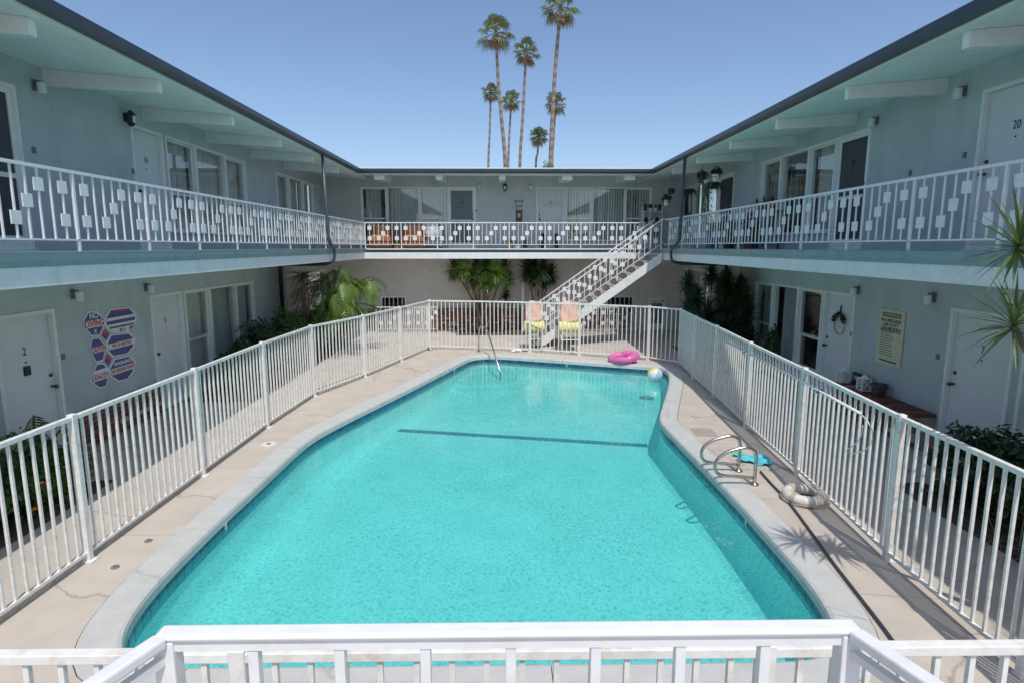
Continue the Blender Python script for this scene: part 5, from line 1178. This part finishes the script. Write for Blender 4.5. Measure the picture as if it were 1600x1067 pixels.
# deck lids
for px, py, r, m, lab in [(420, 694, .11, 'potwhite', 'round white skimmer lid in the left deck'), (180, 886, .036, 'screen2', 'small dark drain cap in the near left deck, nearer of two'), (232, 845, .036, 'screen2', 'small dark drain cap in the near left deck, farther of two')]:
    p = G(px, py); e = empty('deck_lid', p, lab, 'lid', 'round lids set in the deck'); MB().lathe([(r, 0.001), (r, 0.009), (r * .92, 0.012)], p, 24).build('cover', m, e); MB().lathe([(r * .3, 0.012), (r * .3, 0.0145)], p, 12).build('finger_hole', 'hose', e)
p = G(1100, 675); b = MB(); b.box(-.17, .17, -.2, .2, 0.001, 0.008, M=T(p) @ Matrix.Rotation(R(-4), 4, 'Z')); b.build('access_cover', 'step', None, bevel=0.003); tag(bpy.data.objects['access_cover'], 'square concrete access cover in the deck beyond the grab rails', 'cover')
# rescue pole with hook hung on the right fence
rp = empty('rescue_pole', (3.7, 8.2, 0), 'long white rescue pole with a loop hook hung along the right fence', 'rescue pole')
pp = [onX(1130, 532, 4.03), onX(1235, 585, 3.80), onX(1345, 646, 3.58)]
MB().tube(pp, 0.016, 8).build('pole', 'rail', rp, smooth=True)
hk = [onX(x, y, 3.57) for x, y in [(1345, 646), (1356, 658), (1363, 672), (1363, 686), (1357, 698), (1347, 705), (1333, 708), (1321, 704), (1330, 698), (1340, 690), (1346, 678), (1348, 664)]]
MB().tube(hk, 0.006, 6).build('hook', 'rail', rp, smooth=True)
for k in (0.25, 0.8):
    q = pp[0].lerp(pp[2], k); MB().beam(q + Vector((0.05, 0, 0.02)), q + Vector((-0.02, 0, -0.02)), 0.02, 0.02).build('bracket', 'metal', rp)
# patio chairs with towels behind the far fence
def patio_chair(x0, x1, y, label):
    w_ = x1 - x0; xc = (x0 + x1) / 2; e = empty('patio_chair', (xc, y, 0), label, 'chair', 'patio chairs behind the far fence')
    b = MB(); vs = []; fs = []; n = 10
    for j in range(n + 1):
        t = j / n
        for i in range(n + 1):
            s = i / n; vs.append((x0 + 0.04 + (w_ - 0.08) * s + 0.01 * math.sin(j), y + 0.12 + 0.16 * t + 0.02 * math.sin(s * 9 + j), 0.62 + 0.72 * t - 0.03 * (2 * s - 1) ** 2 * t))
    for j in range(n):
        for i in range(n): a = j * (n + 1) + i; fs.append((a, a + 1, a + n + 2, a + n + 1))
    o = b.add(vs, fs).build('backrest', 'peach', e, smooth=True); so_ = o.modifiers.new('s', 'SOLIDIFY'); so_.thickness = 0.05
    b = MB(); P = []
    m_ = MB(); 
    for k in range(8):
        xx = x0 - 0.03 + (w_ + 0.06) * (k + 0.5) / 8; m_.tube([(xx, y + 0.2, 0.72), (xx, y - 0.05, 0.74), (xx, y - 0.2, 0.70), (xx, y - 0.25, 0.60), (xx, y - 0.2, 0.52)], [0.055, 0.06, 0.06, 0.055, 0.03], 8)
    m_.build('seat_cushion', 'yellow', e, smooth=True)
    b = MB()
    for k in range(3): b.tube([(x0 + w_ * (.5 + .13 * k), y - .12, .8 + .02 * k), (x0 + w_ * (.62 + .13 * k), y + .05, .86)], 0.05, 8)
    b.build('folded_towel', 'peach', e, smooth=True)
    for xx in (x0 + .03, x1 - .03):
        MB().tube([(xx, y - 0.28, -0.03), (xx, y - 0.2, 0.3), (xx, y - 0.18, .56), (xx, y + .2, .60)], 0.016, 8).build('leg', 'rail', e, smooth=True)
        MB().tube([(xx, y + 0.4, -0.03), (xx, y + 0.28, 0.4), (xx, y + 0.2, .62), (xx, y + 0.33, 1.32)], 0.016, 8).build('leg', 'rail', e, smooth=True)
    MB().tube([(x0 + .03, y - .2, .3), (x1 - .03, y - .2, .3)], 0.012, 6).build('stretcher', 'rail', e)
xa = [onY(x, 490, 17.0).x for x in (821, 848, 874, 905)]
patio_chair(xa[0], xa[1], 17.0, 'patio chair with peach back and yellow cushion, left one behind the far fence')
patio_chair(xa[2], xa[3], 16.85, 'patio chair with peach back and yellow cushion, right one behind the far fence')
# ================================================================== BALCONY AND LEDGE THINGS
def pot(parent, c, r, h, m, name='pot'):
    return MB().lathe([(r * .68, 0), (r * .92, h * .8), (r, h * .82), (r, h), (r * .85, h), (r * .8, h * .85), (0.01, h * .84)], c, 16).build(name, m, parent)
def potted(c, r, h, m, leafm, label, style='bush', size=1.0, group='potted plants on the balconies'):
    c = Vector(c); e = empty('potted_plant', c, label, 'potted plant', group); pot(e, c, r, h, m)
    if style == 'bush':
        b = MB(); leafblob(b, c + Vector((0, 0, h + 0.12 * size)), (0.16 * size, 0.16 * size, 0.2 * size), int(260 * size), 0.04, 0.1); b.build('foliage', leafm, e)
    elif style == 'spike': rosette(e, c + Vector((0, 0, h)), 26, 0.32 * size, 0.03, leafm, 0.6, 5, 88, 'foliage')
    elif style == 'trail':
        b = MB()
        for k in range(int(40 * size)):
            az = random.uniform(0, 6.28); strap_leaf(b, c + Vector((0, 0, h)), (math.cos(az), math.sin(az), .7), random.uniform(.2, .5) * size, 0.02, 2.6, 5)
        b.build('foliage', leafm, e)
    return e
# wicker armchairs and cart on the far balcony
def wicker_chair(xc, yc, label):
    e = empty('wicker_armchair', (xc, yc, Z2), label, 'armchair', 'wicker armchairs on the far balcony'); w_ = 0.36
    MB().box(xc - w_, xc + w_, yc - .32, yc + .3, Z2 + .22, Z2 + .36).build('seat', 'wicker', e, bevel=0.03)
    b = MB(); vs = []; fs = []; n = 14
    for j in range(5):
        for i in range(n + 1):
            t = math.pi * i / n; r = 1 + 0.06 * j / 4; top = 0.34 + 0.28 * math.sin(t) ** 1.5
            vs.append((xc - math.cos(t) * (w_ + .03) * r, yc - .15 + math.sin(t) * 0.46 * r, Z2 + .25 + top * j / 4))
    for j in range(4):
        for i in range(n): a = j * (n + 1) + i; fs.append((a, a + 1, a + n + 2, a + n + 1))
    o = b.add(vs, fs).build('backrest', 'wicker', e, smooth=True); so_ = o.modifiers.new('s', 'SOLIDIFY'); so_.thickness = 0.05
    MB().box(xc - w_ + .06, xc + w_ - .06, yc - .3, yc + .2, Z2 + .362, Z2 + .44).build('seat_cushion', 'cushion', e, bevel=0.03)
    MB().box(xc - w_ + .1, xc + w_ - .1, yc + .14, yc + .22, Z2 + .44, Z2 + .78, M=None).build('back_cushion', 'cushion', e, bevel=0.03)
    for sx_ in (-1, 1):
        for sy_ in (-.27, .25): MB().box(xc + sx_ * (w_ - .05) - .025, xc + sx_ * (w_ - .05) + .025, yc + sy_ - .025, yc + sy_ + .025, Z2 + .004, Z2 + .22).build('leg', 'wicker', e)
    MB().box(xc - w_, xc + w_, yc - .33, yc - .3, Z2 + .04, Z2 + .2).build('apron', 'wicker', e)
wicker_chair(-4.05, 20.3, 'reddish wicker armchair with orange cushions, left end of the far balcony')
wicker_chair(-2.98, 20.3, 'reddish wicker armchair with orange cushions next to the white covered cart')
tb_ = empty('wicker_table', (-3.5, 20.2, Z2), 'small red-brown side table between the two wicker armchairs', 'table')
MB().lathe([(.17, .40), (.18, .41), (.18, .44), (.16, .45)], (-3.5, 20.2, Z2), 18).build('table_top', 'wood', tb_)
for k in range(3):
    t = k * 2.1; MB().tube([(-3.5 + .13 * math.cos(t), 20.2 + .13 * math.sin(t), Z2 + .004), (-3.5 + .08 * math.cos(t), 20.2 + .08 * math.sin(t), Z2 + .41)], 0.014, 6).build('leg', 'wood', tb_)
potted((-3.5, 19.9, Z2 + 0.004), .11, .17, 'terracotta', 'leaf', 'terracotta pot on the balcony floor in front of the small side table', 'bush', 0.5)
ct = empty('laundry_cart', (-2.33, 20.2, Z2), 'white wire cart piled with pale cloth on the far balcony under the window', 'cart')
b = MB()
for z in (.12, .4, .68): b.tube([(-2.6, 19.98, Z2 + z), (-2.06, 19.98, Z2 + z), (-2.06, 20.42, Z2 + z), (-2.6, 20.42, Z2 + z)], 0.012, 6, closed=True)
for x, y in ((-2.6, 19.98), (-2.06, 19.98), (-2.06, 20.42), (-2.6, 20.42)): b.tube([(x, y, Z2 + .06), (x, y, Z2 + .7)], 0.012, 6)
b.build('frame', 'rail', ct)
b = MB(); leafb = random.Random(3); vs = []; fs = []; nu, nv = 18, 10
for j in range(nv + 1):
    for i in range(nu):
        t = 2 * math.pi * i / nu; ph = math.pi * j / nv; r = 1 + .12 * math.sin(3 * t + 2 * ph) + .08 * math.sin(7 * t + 5 * ph)
        vs.append((-2.33 + .27 * r * math.sin(ph) * math.cos(t), 20.2 + .22 * r * math.sin(ph) * math.sin(t), Z2 + .56 - .28 * r * math.cos(ph)))
for j in range(nv):
    for i in range(nu): i2 = (i + 1) % nu; fs.append((j * nu + i, j * nu + i2, (j + 1) * nu + i2, (j + 1) * nu + i))
b.add(vs, fs).build('cloth_bundle', 'cloth', ct, smooth=True); MB().box(-2.58, -2.08, 20.0, 20.4, Z2 + .07, Z2 + .26).build('base_tray', 'clothgrey', ct)
for x in (-2.58, -2.08):
    for y in (20.0, 20.4): MB().tube([(x - .012, y, Z2 + .035), (x + .012, y, Z2 + .035)], 0.03, 10).build('caster', 'black', ct)
potted((0.22, 19.85, Z2 + 0.005), .09, .17, 'terracotta', 'leaf', 'small terracotta pot at the middle of the far balcony', 'bush', .5)
potted((0.48, 19.85, Z2 + 0.005), .13, .14, 'potwhite', 'leaf', 'low white planter at the middle of the far balcony', 'bush', .4)
potted((0.74, 19.85, Z2 + 0.005), .09, .10, 'potdark', 'leafdark', 'small dark pot with trailing leaves right of the low white planter', 'bush', .7)
# wall hanging
xw = onY(811, 330, YF).x; wh = empty('wall_hanging', (xw, YF - .03, 4.1), 'narrow dark framed wall hanging on the far upper wall', 'wall hanging')
b = MB(); fbox(b, WF, xw - .11, xw + .11, 3.70, 4.14, .01, .03); b.build('picture_panel', 'wood', wh); b = MB(); fbox(b, WF, xw - .05, xw + .05, 3.9, 4.05, .031, .035); b.build('pale_figure', 'macrame', wh)
b = MB()
for sx_ in (-.1, .1): b.beam(WF.P(xw + sx_, 4.14, .02), WF.P(xw + sx_, 4.44, .02), .012, .012)
b.beam(WF.P(xw - .17, 4.45, .02), WF.P(xw + .17, 4.45, .02), .02, .02); b.beam(WF.P(xw - .1, 4.28, .02), WF.P(xw + .1, 4.28, .02), .02, .02); b.build('hanger', 'pipe', wh)
# grille door pots
for px, m in ((848, 'potdark'), (869, 'potdark')):
    u = pxu(WF, px, 343)
    potted(WF.P(u, Z2 + 0.006, .2), .09, .34, m, 'leafdark', 'slim dark pot left of centre before the white grille door' if px == 848 else 'slim dark pot right of centre before the white grille door', 'bush', .6)
# plant shelf, corner of the right balcony
sh = empty('plant_shelf', (5.0, 20.5, Z2), 'white wire shelf with small pots in the far right balcony corner', 'shelf')
for x in (4.72, 5.36):
    for y in (20.4, 20.7): MB().tube([(x, y, Z2 + .004), (x, y, Z2 + 1.42)], .014, 6).build('upright', 'rail', sh)
for z in (.35, .78, 1.22): MB().box(4.70, 5.38, 20.38, 20.72, Z2 + z, Z2 + z + .02).build('shelf_board', 'rail', sh)
for x, z, m, s_ in ((4.8, 1.24, 'potdark', 'bush'), (4.98, 1.24, 'potwhite', 'bush'), (5.16, 1.24, 'potwhite', 'spike'), (5.3, 1.24, 'potdark', 'bush'), (4.85, .80, 'potdark', 'bush'), (5.05, .80, 'terracotta', 'spike'), (5.22, .80, 'potdark', 'bush'), (4.9, .37, 'potdark', 'bush'), (5.2, .37, 'terracotta', 'bush')):
    row = {1.24: 'top', .80: 'middle', .37: 'bottom'}[z]
    potted((x, 20.5, Z2 + z), .065, .11, m, 'leafdark', 'small pot at %d cm along the %s of the white corner shelf' % (0, row), s_, .45)
# give every shelf pot its own place words
shelf = [o for o in bpy.data.objects if o.get('label', '').endswith('of the white corner shelf')]
words = ['far left', 'second from left', 'third from left', 'far right']
for row in ('top', 'middle', 'bottom'):
    L_ = sorted([o for o in shelf if (row + ' of') in o['label']], key=lambda o: o.location.x)
    w3_ = words if len(L_) == 4 else (['left', 'middle', 'right'] if len(L_) == 3 else ['left', 'right'])
    for o, w_ in zip(L_, w3_): o['label'] = 'small potted plant, %s on the %s board of the white corner shelf' % (w_, row)
    for o in L_: o['group'] = 'pots on the white corner shelf'
# hanging plants
def hanging(px, py, x, label, m='potdark', style='trail', top=5.1, size=.8, r=.12):
    p = onX(px, py, x); e = empty('hanging_plant', p, label, 'hanging plant', 'hanging plants on the right balcony'); pot(e, p, r, .17, m, 'basket')
    zt = soff(abs(x - RX_R)) - .01; b = MB()
    for k in range(3):
        t = k * 2.09; b.tube([p + Vector((r * math.cos(t), r * math.sin(t), .16)), p + Vector((0, 0, .55)) if p.z + .55 < zt else Vector((p.x, p.y, zt - .02))], .005, 4)
    b.tube([Vector((p.x, p.y, min(p.z + .55, zt - .02))), Vector((p.x, p.y, zt))], .005, 4); b.build('cord', 'macrame', e)
    b = MB(); lf = 'leafdark'
    if style == 'trail':
        for k in range(70): az = random.uniform(0, 6.28); strap_leaf(b, p + Vector((0, 0, .16)), (math.cos(az), math.sin(az), .8), random.uniform(.2, .6) * size, .025, 3.0, 6)
    elif style == 'long':
        for k in range(160):
            az = random.uniform(0, 6.28); z = -random.random() ** 1.2 * 1.15; q = p + Vector((.09 * math.cos(az), .09 * math.sin(az), .16 + z)); strap_leaf(b, q, (math.cos(az), math.sin(az), .2), .1, .04, 2, 3)
        lf = 'leafyucca'
    else: leafblob(b, p + Vector((0, 0, .22)), (.17, .17, .16), 260, .05, .1)
    b.build('foliage', lf, e); return e
hanging(1097, 287, 5.5, 'dark hanging basket with bushy plant, highest left one before the right corner window', style='bush')
hanging(1106, 292, 5.6, 'hanging plant with long pale trailing leaves before the right corner window', style='long', m='potwhite')
hanging(1119, 284, 5.4, 'white hanging pot with upright leaves right of the trailing plant', style='bush', m='potwhite')
hanging(1048, 304, 5.3, 'small dark hanging basket left of the right downpipe', style='trail', size=.5)
hanging(1077, 305, 5.7, 'dark hanging plant in front of the narrow dark doorway', style='trail', size=.9)
hanging(1041, 322, 4.95, 'white hanging pot on long cords beside the corner shelf', style='bush', m='potwhite', r=.09)
hanging(1114, 296, 5.75, 'large dark hanging fern filling the right corner window', style='trail', size=1.3)
ms_ = empty('macrame_hanging', onX(1078, 330, 5.9), 'pale knotted macrame hanging in the narrow dark doorway', 'macrame')
p = onX(1078, 312, 5.9); b = MB()
for k in range(7): b.tube([p + Vector((0, .05 * (k - 3) * .3, .3)), p + Vector((0, .05 * (k - 3), 0)), p + Vector((.01, .03 * (k - 3), -.35 - .05 * (k % 3)))], .009, 5)
b.build('cords', 'macrame', ms_)
# pots along the right balcony floor
yy = 16.9; k = 0
lst = [('terracotta', 'bush', 'leafdark'), ('potdark', 'spike', 'leafdark'), ('potblue', 'bush', 'leaf'), ('potwhite', 'spike', 'leafyucca'), ('terracotta', 'spike', 'leafdark'), ('potdark', 'bush', 'leafdark'), ('potblue', 'spike', 'leaf'), ('terracotta', 'bush', 'leafdark'), ('wood', 'bush', 'leafdark')]
ordn = ['farthest', 'second', 'third', 'fourth', 'fifth', 'sixth', 'seventh', 'eighth', 'nearest']
for (m, s_, lf) in lst:
    cn = {'terracotta': 'terracotta', 'potdark': 'dark glazed', 'potblue': 'blue', 'potwhite': 'white', 'wood': 'brown wooden'}[m]
    potted((5.95 - .25 * (k % 3) * .8, yy, Z2 + .004), .15, .26 + .06 * (k % 3), m, lf, '%s pot in the row along the right balcony floor, %s' % (cn, 'farthest of the row' if k == 0 else ('nearest of the row' if k == 8 else ordn[k] + ' from the far end')), s_, 1.5 if s_ == 'bush' else 1.7, 'pots in a row along the right balcony floor'); yy -= .42; k += 1
# raised stand with succulents
stn = empty('plant_stand', (6.0, 13.9, Z2), 'narrow plant stand with pots at the right balcony wall, left of the window', 'plant stand')
MB().box(5.85, 6.2, 13.4, 14.6, Z2 + .82, Z2 + .86).build('stand_top', 'wood', stn)
for y in (13.45, 14.55):
    for x in (5.88, 6.17): MB().box(x - .02, x + .02, y - .02, y + .02, Z2 + .004, Z2 + .82).build('leg', 'wood', stn)
for k, (y, m) in enumerate(((14.4, 'potwhite'), (14.0, 'potdark'), (13.6, 'terracotta'))): potted((6.03, y, Z2 + .86), .09, .14, m, 'leafdark', ['white pot, farthest on the narrow plant stand', 'dark pot in the middle of the narrow plant stand', 'terracotta pot, nearest on the narrow plant stand'][k], 'spike', .7, 'pots on the narrow plant stand')
# things on the right brick ledge
def ledge(px, py): p = onX(px, py, 6.14); return Vector((6.12, p.y, 0.505))
for px, lab in ((1318, 'white lattice lantern on the right brick ledge beside the wreath door'), (1352, 'white lattice lantern on the right brick ledge beside the dark pot')):
    c = ledge(px, 600); e = empty('lattice_lantern', c, lab, 'lantern', 'lattice lanterns on the brick ledge'); b = MB(); s = .075; h = .2
    for x in (-s, s):
        for y in (-s, s): b.beam(c + Vector((x, y, 0)), c + Vector((x, y, h)), .022, .022)
    for q in range(4):
        a = Vector((-s, -s, 0)); 
        P0 = [Vector((-s, -s, 0)), Vector((s, -s, 0)), Vector((s, s, 0)), Vector((-s, s, 0))][q]; P1 = [Vector((s, -s, 0)), Vector((s, s, 0)), Vector((-s, s, 0)), Vector((-s, -s, 0))][q]; up = Vector((0, 0, h))
        for a_, b_ in ((P0, P1), (P0 + up, P1 + up), (P0, P1 + up), (P1, P0 + up)): b.beam(c + a_ + Vector((0, 0, .01)), c + b_, .016, .016)
    b.build('lattice', 'white', e); MB().lathe([(.105, 0), (.02, .07)], c + Vector((0, 0, h)), 4).build('lid', 'white', e)
c0_ = ledge(1330, 600); c1_ = ledge(1349, 610); ws = empty('welcome_sign', (6.2, (c0_.y + c1_.y) / 2, .505), 'black board with white letters leaning on the wall between the lattice lanterns', 'sign')
ua, ub = -ledge(1324, 600).y, -ledge(1351, 600).y
b = MB(); fbox(b, WR, ua, ub, .51, .72, .06, .08); b.build('board', 'black', ws)
text('WELC', .15, WR, (ua + ub) / 2 - .02, .615, .082, 'signwhite', ws, 'lettering', sx=.95)
c = ledge(1374, 622); pc = empty('flower_pot', c, 'empty dark flower pot on the right brick ledge', 'pot'); pot(pc, c, .13, .2, 'potdark')
